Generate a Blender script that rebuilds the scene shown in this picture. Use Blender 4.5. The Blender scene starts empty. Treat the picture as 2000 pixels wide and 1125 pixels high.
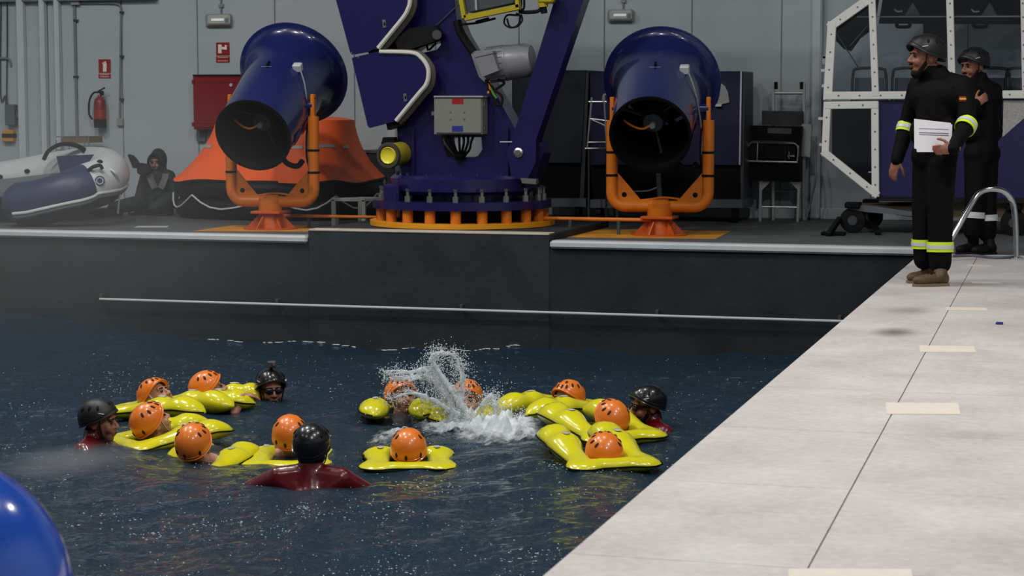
import bpy, bmesh, math, random
import numpy as np
from mathutils import Vector, Matrix, Quaternion
random.seed(7); rng = np.random.default_rng(7)
scn = bpy.context.scene
COL = scn.collection

# ---------------------------------------------------------------- camera, world, lights, exposure
F = 3900.0; HOR = 205.0; CAMH = 1.35
YAW = math.radians(16.2); PITCH = math.atan((562.5 - HOR) / F)
EYE = np.array((0, 0, CAMH))
FWD = np.array((-math.sin(YAW)*math.cos(PITCH), math.cos(YAW)*math.cos(PITCH), -math.sin(PITCH)))
RGT = np.array((math.cos(YAW), math.sin(YAW), 0.0))
UPV = np.cross(RGT, FWD)
cam_data = bpy.data.cameras.new('camera'); cam = bpy.data.objects.new('camera', cam_data); COL.objects.link(cam)
cam.location = EYE
cam.rotation_euler = Matrix((RGT, UPV, -FWD)).transposed().to_euler()
cam_data.sensor_width = 36.0; cam_data.lens = 36.0*F/2000; cam_data.clip_end = 200; cam_data.clip_start = .05
cam_data.dof.use_dof = True; cam_data.dof.focus_distance = 15.0; cam_data.dof.aperture_fstop = 7.0
scn.camera = cam

w = bpy.data.worlds.new('world'); scn.world = w; w.use_nodes = True
w.node_tree.nodes['Background'].inputs[0].default_value = (.62, .74, .86, 1)
w.node_tree.nodes['Background'].inputs[1].default_value = .10
scn.view_settings.view_transform = 'Standard'; scn.view_settings.look = 'None'
scn.view_settings.exposure = -0.08; scn.view_settings.gamma = 1.0; scn.view_settings.use_curve_mapping = False
try:
    scn.cycles.use_denoising = True; scn.cycles.denoiser = 'OPENIMAGEDENOISE'
    scn.cycles.max_bounces = 6; scn.cycles.sample_clamp_indirect = 4.0; scn.cycles.volume_bounces = 0; scn.cycles.volume_step_rate = 4; scn.cycles.volume_max_steps = 48
    scn.cycles.use_adaptive_sampling = True; scn.cycles.adaptive_threshold = .03; scn.cycles.diffuse_bounces = 3; scn.cycles.glossy_bounces = 3; scn.cycles.transparent_max_bounces = 12
    scn.cycles.caustics_reflective = False; scn.cycles.caustics_refractive = False
except Exception: pass

def lamp(loc, power, size=.5, color=(1, .97, .93), aim=None, spread=180):
    d = bpy.data.lights.new('high_bay_lamp', 'AREA'); d.shape = 'DISK'; d.size = size; d.energy = power; d.color = color
    d.spread = math.radians(spread)
    o = bpy.data.objects.new('high_bay_lamp', d); COL.objects.link(o); o.location = loc
    v = Vector(aim) - Vector(loc) if aim else Vector((0, 0, -1))
    o.rotation_euler = v.to_track_quat('-Z', 'Y').to_euler()
# high-bay lamps in rows under the ceiling; the row over the tiled deck is the brighter one
for lx, ly, pw in ((-11.5, 7, 90), (-11.5, 13, 120), (-6.5, 5, 100), (-6.5, 11, 170), (-8.3, 14.6, 300), (-12.5, 15.6, 260), (-4.2, 14.2, 130),
                   (.4, 4.5, 380), (.6, 9.5, 290), (1.4, 13.6, 140)):
    lamp((lx, ly, 7.6), pw, .55)

# ---------------------------------------------------------------- projection helpers (photo pixel -> point in the place)
def ray(px, py): return FWD + RGT*((px-1000)/F) + UPV*(-(py-562.5)/F)
def onY(px, py, Y): d = ray(px, py); return EYE + d*(Y/d[1])
def onZ(px, py, Z): d = ray(px, py); return EYE + d*((Z-CAMH)/d[2])
def onX(px, py, X): d = ray(px, py); return EYE + d*(X/d[0])
def atD(px, py, D): return EYE + ray(px, py)*D
A = lambda *v: np.array(v, float)
def unit(v): v = np.asarray(v, float); return v/max(1e-9, np.linalg.norm(v))

# ---------------------------------------------------------------- materials
def lin(c): return c/12.92 if c <= .04045 else ((c+.055)/1.055)**2.4
def rgb(r, g, b): return (lin(r/255), lin(g/255), lin(b/255), 1)
MATS = {}
def mat(name, col, rough=.5, metal=0.0, var=.0, vscale=6.0, bump=0.0, bscale=40.0, alpha=1.0, coat=0.0, emit=0, trans=0, ior=1.45, vdet=4):
    m = bpy.data.materials.new(name); m.use_nodes = True; nt = m.node_tree; b = nt.nodes['Principled BSDF']
    b.inputs['Base Color'].default_value = col; b.inputs['Roughness'].default_value = rough; b.inputs['Metallic'].default_value = metal
    b.inputs['IOR'].default_value = ior
    if coat: b.inputs['Coat Weight'].default_value = coat; b.inputs['Coat Roughness'].default_value = .06
    if alpha < 1: b.inputs['Alpha'].default_value = alpha
    if trans: b.inputs['Transmission Weight'].default_value = trans
    if emit: b.inputs['Emission Color'].default_value = col; b.inputs['Emission Strength'].default_value = emit
    tc = nt.nodes.new('ShaderNodeTexCoord')
    if var:
        n = nt.nodes.new('ShaderNodeTexNoise'); n.inputs['Scale'].default_value = vscale; n.inputs['Detail'].default_value = vdet
        nt.links.new(tc.outputs['Object'], n.inputs['Vector'])
        r = nt.nodes.new('ShaderNodeMapRange'); r.inputs[1].default_value = .3; r.inputs[2].default_value = .7
        r.inputs[3].default_value = 1-var; r.inputs[4].default_value = 1+var
        nt.links.new(n.outputs[0], r.inputs[0])
        mx = nt.nodes.new('ShaderNodeVectorMath'); mx.operation = 'SCALE'; mx.inputs[0].default_value = col[:3]
        nt.links.new(r.outputs[0], mx.inputs['Scale']); nt.links.new(mx.outputs[0], b.inputs['Base Color'])
    if bump:
        n2 = nt.nodes.new('ShaderNodeTexNoise'); n2.inputs['Scale'].default_value = bscale; n2.inputs['Detail'].default_value = 5
        nt.links.new(tc.outputs['Object'], n2.inputs['Vector'])
        bp = nt.nodes.new('ShaderNodeBump'); bp.inputs['Strength'].default_value = bump; bp.inputs['Distance'].default_value = .02
        nt.links.new(n2.outputs[0], bp.inputs['Height']); nt.links.new(bp.outputs[0], b.inputs['Normal'])
    MATS[name] = m
    if name in ('coverall', 'fan_inside', 'module_black', 'suit_green', 'raft_black', 'cabin_dark', 'black', 'black_rubber', 'boot_black', 'hair', 'pool_wall', 'plinth'): b.inputs['Specular IOR Level'].default_value = .15
    return m
mat('wall_panel', rgb(176, 188, 194), .45, var=.03, vscale=1.2)
mat('wall_trim', rgb(196, 206, 212), .4, var=.03)
mat('ceiling', rgb(120, 125, 130), .8, var=.05)
mat('deck_dark', rgb(84, 88, 90), .55, var=.18, vscale=2.2, bump=.15, bscale=30)
mat('pool_wall', rgb(44, 48, 52), .5, var=.2, vscale=2.5, bump=.25, bscale=14)
mat('pool_floor', rgb(20, 50, 80), .6, var=.1)
mat('slab_joint', rgb(172, 162, 156), .8)
mat('plinth', rgb(47, 52, 56), .6, var=.14, vscale=3, bump=.3, bscale=18)
mat('coping', rgb(190, 195, 198), .35, var=.06, vscale=3)
mat('concrete_edge', rgb(185, 175, 160), .7, var=.1)
mat('grey_conduit', rgb(120, 128, 132), .5)
mat('dark_grey', rgb(60, 66, 72), .5)
mat('box_grey', rgb(92, 98, 106), .5)
mat('sign_red', rgb(150, 28, 26), .4)
mat('paint_red', rgb(128, 14, 22), .35, var=.06)
mat('sign_white', rgb(232, 230, 215), .5)
mat('sign_text', rgb(215, 180, 160), .5)
mat('black', rgb(14, 15, 17), .5)
mat('black_rubber', rgb(20, 21, 23), .6, var=.1)
mat('black_gloss', rgb(10, 11, 12), .18)
mat('yellow_black', rgb(200, 150, 40), .5)
mat('lens', rgb(236, 238, 236), .15, emit=.25)  # faint glow put into the unlit emergency light tubes
mat('fan_blue', rgb(28, 35, 92), .25, coat=.5, var=.05, vscale=3)
mat('fan_inside', rgb(7, 8, 10), .7)
mat('crane_blue', rgb(27, 21, 76), .3, coat=.25, var=.05, vscale=4)
mat('orange_paint', rgb(206, 112, 24), .4, var=.06, vscale=5)
mat('pedestal_orange', rgb(182, 82, 22), .45, var=.08, vscale=6)
mat('yellow_orange', rgb(224, 152, 28), .5, var=.06, vscale=4)
mat('floor_yellow', rgb(196, 134, 34), .6, var=.2, vscale=5)
mat('steel', rgb(170, 172, 172), .3, metal=.9, var=.05)
mat('bolt', rgb(120, 122, 118), .45, metal=.6, var=.1)
mat('chrome', rgb(205, 206, 208), .12, metal=1)
mat('aluminium', rgb(185, 190, 192), .35, metal=.7)
mat('grey_paint', rgb(148, 150, 148), .45, var=.04)
mat('box_steel', rgb(122, 122, 116), .45, var=.05)
mat('motor_grey', rgb(122, 124, 132), .35, var=.05)
mat('edging', rgb(205, 203, 196), .45)
mat('shadow_and_rubber', rgb(62, 58, 50), .6)
mat('yellow_paint', rgb(166, 150, 30), .35, var=.05)
mat('yellow_lens', rgb(225, 212, 60), .25)
mat('label_blue', rgb(36, 44, 130), .5)
mat('label_red', rgb(150, 16, 24), .5)
mat('cable_orange', rgb(220, 120, 30), .4)
mat('cable_green', rgb(70, 130, 50), .5)
mat('raft_orange', rgb(255, 104, 42), .55, var=.05, vscale=3, bump=.12, bscale=9)
mat('raft_black', rgb(20, 22, 26), .5, var=.1)
mat('reflective', rgb(170, 168, 165), .35, var=.2, vscale=60)
mat('rope', rgb(200, 205, 210), .7)
mat('boat_white', rgb(188, 194, 196), .4, var=.04)
mat('boat_navy', rgb(40, 48, 82), .45, var=.06)
mat('suit_green', rgb(34, 46, 44), .6, var=.15, vscale=12, bump=.2, bscale=25)
mat('skin', rgb(180, 128, 106), .5, var=.06, vscale=20)
mat('skin_dark', rgb(140, 92, 74), .5, var=.06, vscale=20)
mat('hair', rgb(26, 20, 18), .7)
mat('eye', rgb(30, 24, 22), .2)
mat('coverall', rgb(6, 6, 8), .75, var=.15, vscale=10, bump=.5, bscale=12)
mat('boot_brown', rgb(80, 62, 38), .6, var=.15, vscale=20)
mat('boot_black', rgb(16, 16, 17), .5)
mat('hivis', rgb(205, 232, 40), .5)
mat('silver_band', rgb(196, 200, 200), .35)
mat('helmet_black', rgb(20, 20, 22), .28, coat=.3)
mat('helmet_matt', rgb(17, 17, 19), .5)
mat('helmet_orange', rgb(222, 118, 34), .32, coat=.3, var=.03)
mat('vent', rgb(40, 14, 8), .7)
mat('vest_yellow', rgb(208, 202, 24), .22, coat=.4, var=.03, bump=.12, bscale=16)
mat('suit_red', rgb(88, 9, 23), .3, coat=.3, var=.1, vscale=10)
mat('suit_dark', rgb(36, 34, 40), .6)
mat('paper', rgb(240, 236, 244), .7)
mat('print_grey', rgb(120, 118, 128), .7)
mat('module_slate', rgb(36, 42, 54), .5, var=.05)
mat('module_navy', rgb(24, 26, 62), .45, var=.05)
mat('module_black', rgb(10, 11, 14), .6)
mat('cabin_white', rgb(226, 226, 222), .4, var=.03)
mat('cabin_navy', rgb(34, 34, 84), .4, var=.05)
mat('cabin_dark', rgb(30, 31, 36), .6)
mat('seat_grey', rgb(92, 96, 104), .6)
mat('green_board', rgb(44, 50, 46), .6)
mat('tape', rgb(206, 199, 188), .7, var=.05, vscale=15)
mat('scrap_blue', rgb(30, 30, 120), .5)
mat('buoy_blue', rgb(26, 70, 165), .16, coat=.6, var=.03)
mat('patch_yellow', rgb(220, 170, 40), .6)
mat('goggle', rgb(22, 22, 30), .1)
mat('wood_tan', rgb(120, 105, 80), .7, var=.1)

def glass_mat():
    m = bpy.data.materials.new('glass_pane'); m.use_nodes = True; nt = m.node_tree; nt.nodes.clear()
    o = nt.nodes.new('ShaderNodeOutputMaterial'); mx = nt.nodes.new('ShaderNodeMixShader'); t = nt.nodes.new('ShaderNodeBsdfTransparent')
    g = nt.nodes.new('ShaderNodeBsdfGlossy'); fr = nt.nodes.new('ShaderNodeFresnel'); fr.inputs[0].default_value = 1.45
    t.inputs[0].default_value = (.80, .82, .85, 1); g.inputs['Roughness'].default_value = .03
    nt.links.new(fr.outputs[0], mx.inputs[0]); nt.links.new(t.outputs[0], mx.inputs[1]); nt.links.new(g.outputs[0], mx.inputs[2])
    nt.links.new(mx.outputs[0], o.inputs[0]); MATS['glass_pane'] = m
glass_mat()

def slab_mat():
    m = mat('deck_slab', rgb(212, 208, 206), .6, bump=.12, bscale=60); nt = m.node_tree; b = nt.nodes['Principled BSDF']
    g = nt.nodes.new('ShaderNodeNewGeometry')
    n = nt.nodes.new('ShaderNodeTexNoise'); n.inputs['Scale'].default_value = 1.4; n.inputs['Detail'].default_value = 8; n.inputs['Roughness'].default_value = .65
    nt.links.new(g.outputs['Position'], n.inputs['Vector'])
    n2 = nt.nodes.new('ShaderNodeTexNoise'); n2.inputs['Scale'].default_value = 25; n2.inputs['Detail'].default_value = 6
    nt.links.new(g.outputs['Position'], n2.inputs['Vector'])
    cr = nt.nodes.new('ShaderNodeValToRGB'); cr.color_ramp.elements[0].position = .28; cr.color_ramp.elements[1].position = .72
    cr.color_ramp.elements[0].color = rgb(184, 176, 176); cr.color_ramp.elements[1].color = rgb(216, 213, 211)
    nt.links.new(n.outputs[0], cr.inputs[0])
    mx = nt.nodes.new('ShaderNodeMixRGB'); mx.blend_type = 'MULTIPLY'; mx.inputs[0].default_value = .35
    nt.links.new(cr.outputs[0], mx.inputs[1]); nt.links.new(n2.outputs[0], mx.inputs[2])
    cur = mx.outputs[0]
    # two dark scuff stains on the slabs
    for c, sc, k in ((onZ(1748, 649, 0), (.13, .24), .8), (onZ(1778, 606, 0), (.17, .26), .5), (onZ(1930, 850, 0), (.16, .12), .16)):
        sb = nt.nodes.new('ShaderNodeVectorMath'); sb.operation = 'SUBTRACT'; sb.inputs[1].default_value = c
        nt.links.new(g.outputs['Position'], sb.inputs[0])
        dv = nt.nodes.new('ShaderNodeVectorMath'); dv.operation = 'DIVIDE'; dv.inputs[1].default_value = (sc[0]*1.5, sc[1]*1.5, 1)
        nt.links.new(sb.outputs[0], dv.inputs[0])
        ln = nt.nodes.new('ShaderNodeVectorMath'); ln.operation = 'LENGTH'; nt.links.new(dv.outputs[0], ln.inputs[0])
        mr = nt.nodes.new('ShaderNodeMapRange'); mr.interpolation_type = 'SMOOTHSTEP'
        mr.inputs[1].default_value = 0; mr.inputs[2].default_value = 1; mr.inputs[3].default_value = k; mr.inputs[4].default_value = 0
        nt.links.new(ln.outputs['Value'], mr.inputs[0])
        m2 = nt.nodes.new('ShaderNodeMixRGB'); m2.inputs[2].default_value = rgb(84, 78, 78)
        nt.links.new(mr.outputs[0], m2.inputs[0]); nt.links.new(cur, m2.inputs[1]); cur = m2.outputs[0]
    nt.links.new(cur, b.inputs['Base Color'])
slab_mat()

def water_mat():
    m = bpy.data.materials.new('pool_water'); m.use_nodes = True; nt = m.node_tree; b = nt.nodes['Principled BSDF']
    b.inputs['Base Color'].default_value = rgb(33, 53, 69); b.inputs['Roughness'].default_value = .05
    b.inputs['IOR'].default_value = 1.33; b.inputs['Alpha'].default_value = .86
    g = nt.nodes.new('ShaderNodeNewGeometry')
    n1 = nt.nodes.new('ShaderNodeTexNoise'); n1.inputs['Scale'].default_value = 9; n1.inputs['Detail'].default_value = 6; n1.inputs['Roughness'].default_value = .62
    n2 = nt.nodes.new('ShaderNodeTexVoronoi'); n2.inputs['Scale'].default_value = 16
    for n in (n1, n2): nt.links.new(g.outputs['Position'], n.inputs['Vector'])
    ad = nt.nodes.new('ShaderNodeMath'); ad.operation = 'MULTIPLY_ADD'; ad.inputs[1].default_value = .35
    nt.links.new(n2.outputs['Distance'], ad.inputs[0]); nt.links.new(n1.outputs[0], ad.inputs[2])
    bp = nt.nodes.new('ShaderNodeBump'); bp.inputs['Strength'].default_value = .9; bp.inputs['Distance'].default_value = .06
    nt.links.new(ad.outputs[0], bp.inputs['Height']); nt.links.new(bp.outputs[0], b.inputs['Normal'])
    MATS['pool_water'] = m
water_mat()
def splash_mat():
    m = mat('splash_water', rgb(225, 232, 238), .12, alpha=.5, ior=1.33)
    mat('drop_and_glint', rgb(225, 232, 238), .1, alpha=.8, ior=1.33)
    mat('frosted', rgb(178, 184, 182), .2)
    m2 = mat('foam', rgb(214, 222, 228), .4); nt = m2.node_tree; b = nt.nodes['Principled BSDF']
    at = nt.nodes.new('ShaderNodeAttribute'); at.attribute_name = 'foam_amount'; g = nt.nodes.new('ShaderNodeNewGeometry')
    n = nt.nodes.new('ShaderNodeTexNoise'); n.inputs['Scale'].default_value = 16; n.inputs['Detail'].default_value = 7; n.inputs['Roughness'].default_value = .7
    nt.links.new(g.outputs['Position'], n.inputs['Vector'])
    a1 = nt.nodes.new('ShaderNodeMath'); a1.operation = 'ADD'; nt.links.new(at.outputs['Fac'], a1.inputs[0]); nt.links.new(n.outputs[0], a1.inputs[1])
    mr = nt.nodes.new('ShaderNodeMapRange'); mr.interpolation_type = 'SMOOTHSTEP'; mr.inputs[1].default_value = .72; mr.inputs[2].default_value = 1.45; mr.inputs[3].default_value = 0; mr.inputs[4].default_value = .85
    nt.links.new(a1.outputs[0], mr.inputs[0]); nt.links.new(mr.outputs[0], b.inputs['Alpha'])
splash_mat()

# ---------------------------------------------------------------- mesh helpers
def frames(pts, closed=False):
    P = [np.asarray(p, float) for p in pts]; n = len(P); T = []
    for i in range(n):
        a = P[i-1] if (i > 0 or closed) else P[i]; b = P[(i+1) % n] if (i < n-1 or closed) else P[i]
        T.append(unit(b-a))
    up = A(0, 0, 1) if abs(T[0][2]) < .9 else A(1, 0, 0)
    N = unit(np.cross(T[0], up)); out = []
    for t in T:
        N = unit(N - t*np.dot(N, t)); out.append((t, N, np.cross(t, N)))
    return P, out
def spline(pts, k=6, closed=False):
    P = [np.asarray(p, float) for p in pts]; n = len(P); out = []
    rngi = range(n if closed else n-1)
    for i in rngi:
        p1, p2 = P[i], P[(i+1) % n]
        p0 = P[i-1] if (i > 0 or closed) else 2*p1-p2
        p3 = P[(i+2) % n] if (i+2 < n or closed) else 2*p2-p1
        for j in range(k):
            t = j/k
            out.append(.5*((2*p1)+(-p0+p2)*t+(2*p0-5*p1+4*p2-p3)*t*t+(-p0+3*p1-3*p2+p3)*t**3))
    if not closed: out.append(P[-1])
    return out
def wloc(o):
    v = np.zeros(3)
    while o is not None: v += np.array(o.location); o = o.parent
    return v
class MB:
    def __init__(s): s.v = []; s.f = []
    def add(s, V, Fs):
        k = len(s.v); s.v += [tuple(map(float, p)) for p in V]; s.f += [tuple(i+k for i in f) for f in Fs]; return s
    def box(s, c, size, bevel=0, R=None, seg=1):
        bm = bmesh.new(); bmesh.ops.create_cube(bm, size=1)
        bmesh.ops.scale(bm, vec=Vector(size), verts=bm.verts)
        if bevel: bmesh.ops.bevel(bm, geom=bm.edges[:], offset=min(bevel, .49*min(size)), segments=seg, affect='EDGES', profile=.5)
        bm.verts.index_update()
        V = np.array([v.co[:] for v in bm.verts]); Fs = [tuple(v.index for v in f.verts) for f in bm.faces]; bm.free()
        if R is not None: V = V @ np.asarray(R).T
        return s.add(V + np.asarray(c, float), Fs)
    def bar(s, p, q, wd, ht, bevel=0, up=(0, 0, 1)):          # box beam from p to q, wd sideways, ht along up
        p = np.asarray(p, float); q = np.asarray(q, float); t = unit(q-p); u = np.asarray(up, float)
        if abs(np.dot(t, u)) > .98: u = A(0, 1, 0)
        n = unit(np.cross(t, u)); b = np.cross(n, t)
        return s.box((p+q)/2, (np.linalg.norm(q-p), wd, ht), bevel, np.array((t, n, b)).T)
    def tube(s, pts, r, n=8, closed=False, cap=True, sq=None):
        P, fr = frames(pts, closed); m = len(P); V = []; Fs = []
        rr = r if hasattr(r, '__len__') else [r]*m
        for i in range(m):
            t, N, B = fr[i]
            for j in range(n):
                a = 2*math.pi*(j+.5)/n
                ca, sa = math.cos(a), math.sin(a)
                if sq: ca, sa = ca*sq[0], sa*sq[1]
                V.append(P[i]+rr[i]*(N*ca+B*sa))
        for i in range(m if closed else m-1):
            for j in range(n):
                Fs.append((i*n+j, i*n+(j+1) % n, ((i+1) % m)*n+(j+1) % n, ((i+1) % m)*n+j))
        if cap and not closed: Fs += [tuple(range(n-1, -1, -1)), tuple((m-1)*n+j for j in range(n))]
        return s.add(V, Fs)
    def lathe(s, prof, o, axis, n=32, close=False):            # prof: (radius, height along axis)
        ax = unit(axis); up = A(0, 0, 1) if abs(ax[2]) < .9 else A(1, 0, 0)
        N = unit(np.cross(ax, up)); B = np.cross(ax, N); V = []; Fs = []; m = len(prof); o = np.asarray(o, float)
        for r, h in prof:
            for j in range(n):
                a = 2*math.pi*j/n; V.append(o+ax*h+max(r, 1e-4)*(N*math.cos(a)+B*math.sin(a)))
        for i in range(m if close else m-1):
            for j in range(n): Fs.append((i*n+j, i*n+(j+1) % n, ((i+1) % m)*n+(j+1) % n, ((i+1) % m)*n+j))
        if not close: Fs += [tuple(range(n-1, -1, -1)), tuple((m-1)*n+j for j in range(n))]
        return s.add(V, Fs)
    def cyl(s, p, q, r, n=16, r2=None):
        p = np.asarray(p, float); q = np.asarray(q, float)
        return s.lathe([(r, 0), (r if r2 is None else r2, np.linalg.norm(q-p))], p, q-p, n)
    def prism(s, pts, vec):
        P = [np.asarray(p, float) for p in pts]; n = len(P); v = np.asarray(vec, float)
        return s.add(P+[p+v for p in P], [tuple(range(n-1, -1, -1)), tuple(range(n, 2*n))]+[(i, (i+1) % n, n+(i+1) % n, n+i) for i in range(n)])
    def pix(s, poly, Y, t):                                    # outline seen in the photo, standing at distance Y, t thick
        return s.prism([onY(x, y, Y) for x, y in poly], (0, t, 0))
    def ell(s, c, r, R=None, n=16, m=10):
        V = []; Fs = []
        for i in range(m+1):
            th = math.pi*i/m
            for j in range(n):
                a = 2*math.pi*j/n
                V.append((r[0]*max(1e-3, math.sin(th))*math.cos(a), r[1]*max(1e-3, math.sin(th))*math.sin(a), r[2]*math.cos(th)))
        for i in range(m):
            for j in range(n): Fs.append((i*n+j, (i+1)*n+j, (i+1)*n+(j+1) % n, i*n+(j+1) % n))
        Fs += [tuple(range(n)), tuple(m*n+j for j in range(n-1, -1, -1))]
        V = np.array(V)
        if R is not None: V = V @ np.asarray(R).T
        return s.add(V+np.asarray(c, float), Fs)
    def cap(s, p, q, r1, r2, n=12):                            # tapered capsule
        p = np.asarray(p, float); q = np.asarray(q, float); d = q-p; L = np.linalg.norm(d)
        if L < 1e-5: return s.ell(p, (r1,)*3)
        pr = [(r1*math.cos(a), -r1*math.sin(a)) for a in (1.5, 1.0, .5, 0)]+[(r2*math.cos(a), L+r2*math.sin(a)) for a in (0, .5, 1.0, 1.5)]
        return s.lathe(pr, p, d, n)
    def xf(s, M):
        V = np.array(s.v); M = np.asarray(M); s.v = [tuple(p) for p in (V @ M[:3, :3].T + M[:3, 3])]; return s
    def mesh(s, name, m, off, smooth=35):
        me = bpy.data.meshes.new(name); me.from_pydata([tuple(np.asarray(p)-off) for p in s.v], [], s.f); me.update()
        bm = bmesh.new(); bm.from_mesh(me); bmesh.ops.recalc_face_normals(bm, faces=bm.faces); bm.to_mesh(me); bm.free()
        if m: me.materials.append(MATS[m])
        if smooth:
            me.shade_smooth()
            try: me.set_sharp_from_angle(angle=math.radians(smooth))
            except Exception: pass
        return me
    def obj(s, name, m, parent=None, smooth=35, label=None, cat=None, group=None, kind=None):
        V = np.array(s.v)
        off = wloc(parent) if parent is not None else A((V[:, 0].min()+V[:, 0].max())/2, (V[:, 1].min()+V[:, 1].max())/2, V[:, 2].min())
        o = bpy.data.objects.new(name, s.mesh(name, m, off, smooth)); COL.objects.link(o)
        if parent is not None: o.parent = parent
        else: o.location = off
        return tag(o, label, cat, group, kind)
def tag(o, label=None, cat=None, group=None, kind=None):
    for k, v in (('label', label), ('category', cat), ('group', group), ('kind', kind)):
        if v: o[k] = v
    return o
def thing(name, loc, label, cat, group=None):
    o = bpy.data.objects.new(name, None); COL.objects.link(o); o.location = tuple(map(float, loc)); o.empty_display_size = .1
    return tag(o, label, cat, group)
def remesh(mb, name, m, parent, voxel=.01, smooth=3, label=None):
    me = mb.mesh(name, m, wloc(parent), 0)
    o = bpy.data.objects.new(name, me); COL.objects.link(o)
    r = o.modifiers.new('r', 'REMESH'); r.mode = 'VOXEL'; r.voxel_size = voxel; r.use_smooth_shade = True
    if smooth: s_ = o.modifiers.new('s', 'SMOOTH'); s_.factor = .5; s_.iterations = smooth
    dg = bpy.context.evaluated_depsgraph_get(); dg.update()
    nm = bpy.data.meshes.new_from_object(o.evaluated_get(dg)); o.modifiers.clear(); o.data = nm; nm.name = name
    if not nm.materials: nm.materials.append(MATS[m])
    nm.shade_smooth(); bpy.data.meshes.remove(me)
    o.parent = parent
    return tag(o, label)

def mist_mat(name, dens, col=(.85, .9, .95, 1)):
    m = bpy.data.materials.new(name); m.use_nodes = True; nt = m.node_tree; nt.nodes.clear()
    o = nt.nodes.new('ShaderNodeOutputMaterial'); v = nt.nodes.new('ShaderNodeVolumeScatter'); v.inputs['Color'].default_value = col; v.inputs['Anisotropy'].default_value = .2
    tc = nt.nodes.new('ShaderNodeTexCoord'); sc = nt.nodes.new('ShaderNodeVectorMath'); sc.operation = 'LENGTH'
    mp = nt.nodes.new('ShaderNodeVectorMath'); mp.operation = 'MULTIPLY_ADD'; mp.inputs[1].default_value = (2, 2, 2); mp.inputs[2].default_value = (-1, -1, -1)
    nt.links.new(tc.outputs['Generated'], mp.inputs[0]); nt.links.new(mp.outputs[0], sc.inputs[0])
    mr = nt.nodes.new('ShaderNodeMapRange'); mr.interpolation_type = 'SMOOTHSTEP'; mr.inputs[1].default_value = 1.0; mr.inputs[2].default_value = .1; mr.inputs[3].default_value = 0; mr.inputs[4].default_value = dens
    nt.links.new(sc.outputs['Value'], mr.inputs[0]); nt.links.new(mr.outputs[0], v.inputs['Density']); nt.links.new(v.outputs[0], o.inputs['Volume']); MATS[name] = m
mist_mat('mist', .05); mist_mat('jet_mist', .9)

# ---------------------------------------------------------------- the setting
WY = 23.8; PE = 19.1; XE = -1.49; WZ = -1.0; XL, XR, YN, ZC = -18.0, 6.0, -4.0, 8.2; NY = 4.15
def bx(x0, x1, y0, y1, z0, z1, bevel=0): return MB().box(((x0+x1)/2, (y0+y1)/2, (z0+z1)/2), (x1-x0, y1-y0, z1-z0), bevel)
def struct(mb, name, m, **k): return mb.obj(name, m, kind='structure', **k)
floor = struct(bx(XL, XR, PE+.2, WY+.3, -.3, 0), 'floor', 'deck_dark', label='dark grey painted deck behind the pool')
struct(bx(XE, XR, 18.5, PE+.2, -.3, 0), 'floor_strip', 'deck_dark', label='dark floor strip behind the tiled deck')
struct(bx(XL, XE, YN, NY, -.3, 0), 'floor_near', 'deck_dark', label='near pool deck')
struct(bx(XL, XR, YN, WY, ZC, ZC+.2), 'ceiling', 'ceiling')
wall = struct(bx(XL, XR, WY, WY+.3, 0, ZC), 'wall_back', 'wall_trim', label='pale grey sandwich panel wall of the hall')
struct(bx(XL-.2, XL, YN, WY+.3, -.3, ZC), 'wall_left', 'wall_panel')
struct(bx(XR, XR+.2, YN, WY+.3, -.3, ZC), 'wall_right', 'wall_panel')
struct(bx(XL, XR, YN-.2, YN, -.3, ZC), 'wall_near', 'wall_panel')
# wall panels, each its own piece with an open joint
x0 = onY(1015, 100, WY)[0]; dx = (onY(1527, 100, WY)[0]-x0)/3
k = math.floor((-14.6-x0)/dx)
while x0+k*dx < XR-.1:
    a, b = x0+k*dx, min(x0+(k+1)*dx, XR)
    bx(a+.006, b-.006, WY-.03, WY-.001, .0, ZC-.01, .006).obj('wall_panel', 'wall_panel', wall); k += 1
struct(bx(-9.6, XR, WY-.07, WY-.031, 0, .13, .008), 'baseboard_back', 'wall_trim')
# pilaster-like ribs at the left and the column by the cabin
for n_, (p0, p1) in enumerate(((36, 50), (80, 91), (109, 119), (757, 776), (1584, 1604))):
    a, b = onY(p0, 200, WY-.1)[0], onY(p1, 200, WY-.1)[0]
    struct(bx(a, b, WY-.14, WY-.031, 0, ZC-.02, .02), 'trim_%d' % (n_+1), 'wall_trim')
# pool shell
pw = struct(bx(XL, XE, PE, PE+.2, -2.6, -.005), 'wall_pool_far', 'pool_wall', label='dark grey wall of the pool basin')
struct(bx(XE, XE+.2, NY, PE, -2.6, -.31), 'wall_pool_right', 'pool_wall')
struct(bx(XL-.2, XL, NY, PE, -2.6, 0), 'wall_pool_left', 'pool_wall')
struct(bx(XL, XE, NY-.2, NY, -2.6, -.31), 'wall_pool_near', 'pool_wall')
struct(bx(XL, XE, NY, PE, -2.7, -2.6), 'floor_pool', 'pool_floor')
# raised plinth of the crane, flush with the basin wall
pa, pb = onY(598, 455, PE-.06)[0], onY(1072, 460, PE-.06)[0]
struct(bx(pa, pb, PE-.012, 21.6, -1.6, .075, .012), 'plinth', 'plinth', label='raised concrete plinth under the blue crane')
struct(bx(pa+.01, pb-.01, PE-.02, PE+.2, .06, .082, .006), 'trim_plinth', 'concrete_edge', label='pale worn edge of the crane plinth')
for n_, (a, b) in enumerate(((XL, pa-.004), (pb+.004, XE))):
    struct(bx(a, b, PE-.05, PE+.16, -.065, .012, .02), 'trim_%d' % (n_+6), 'coping', label='white coping bar along the pool edge')
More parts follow.
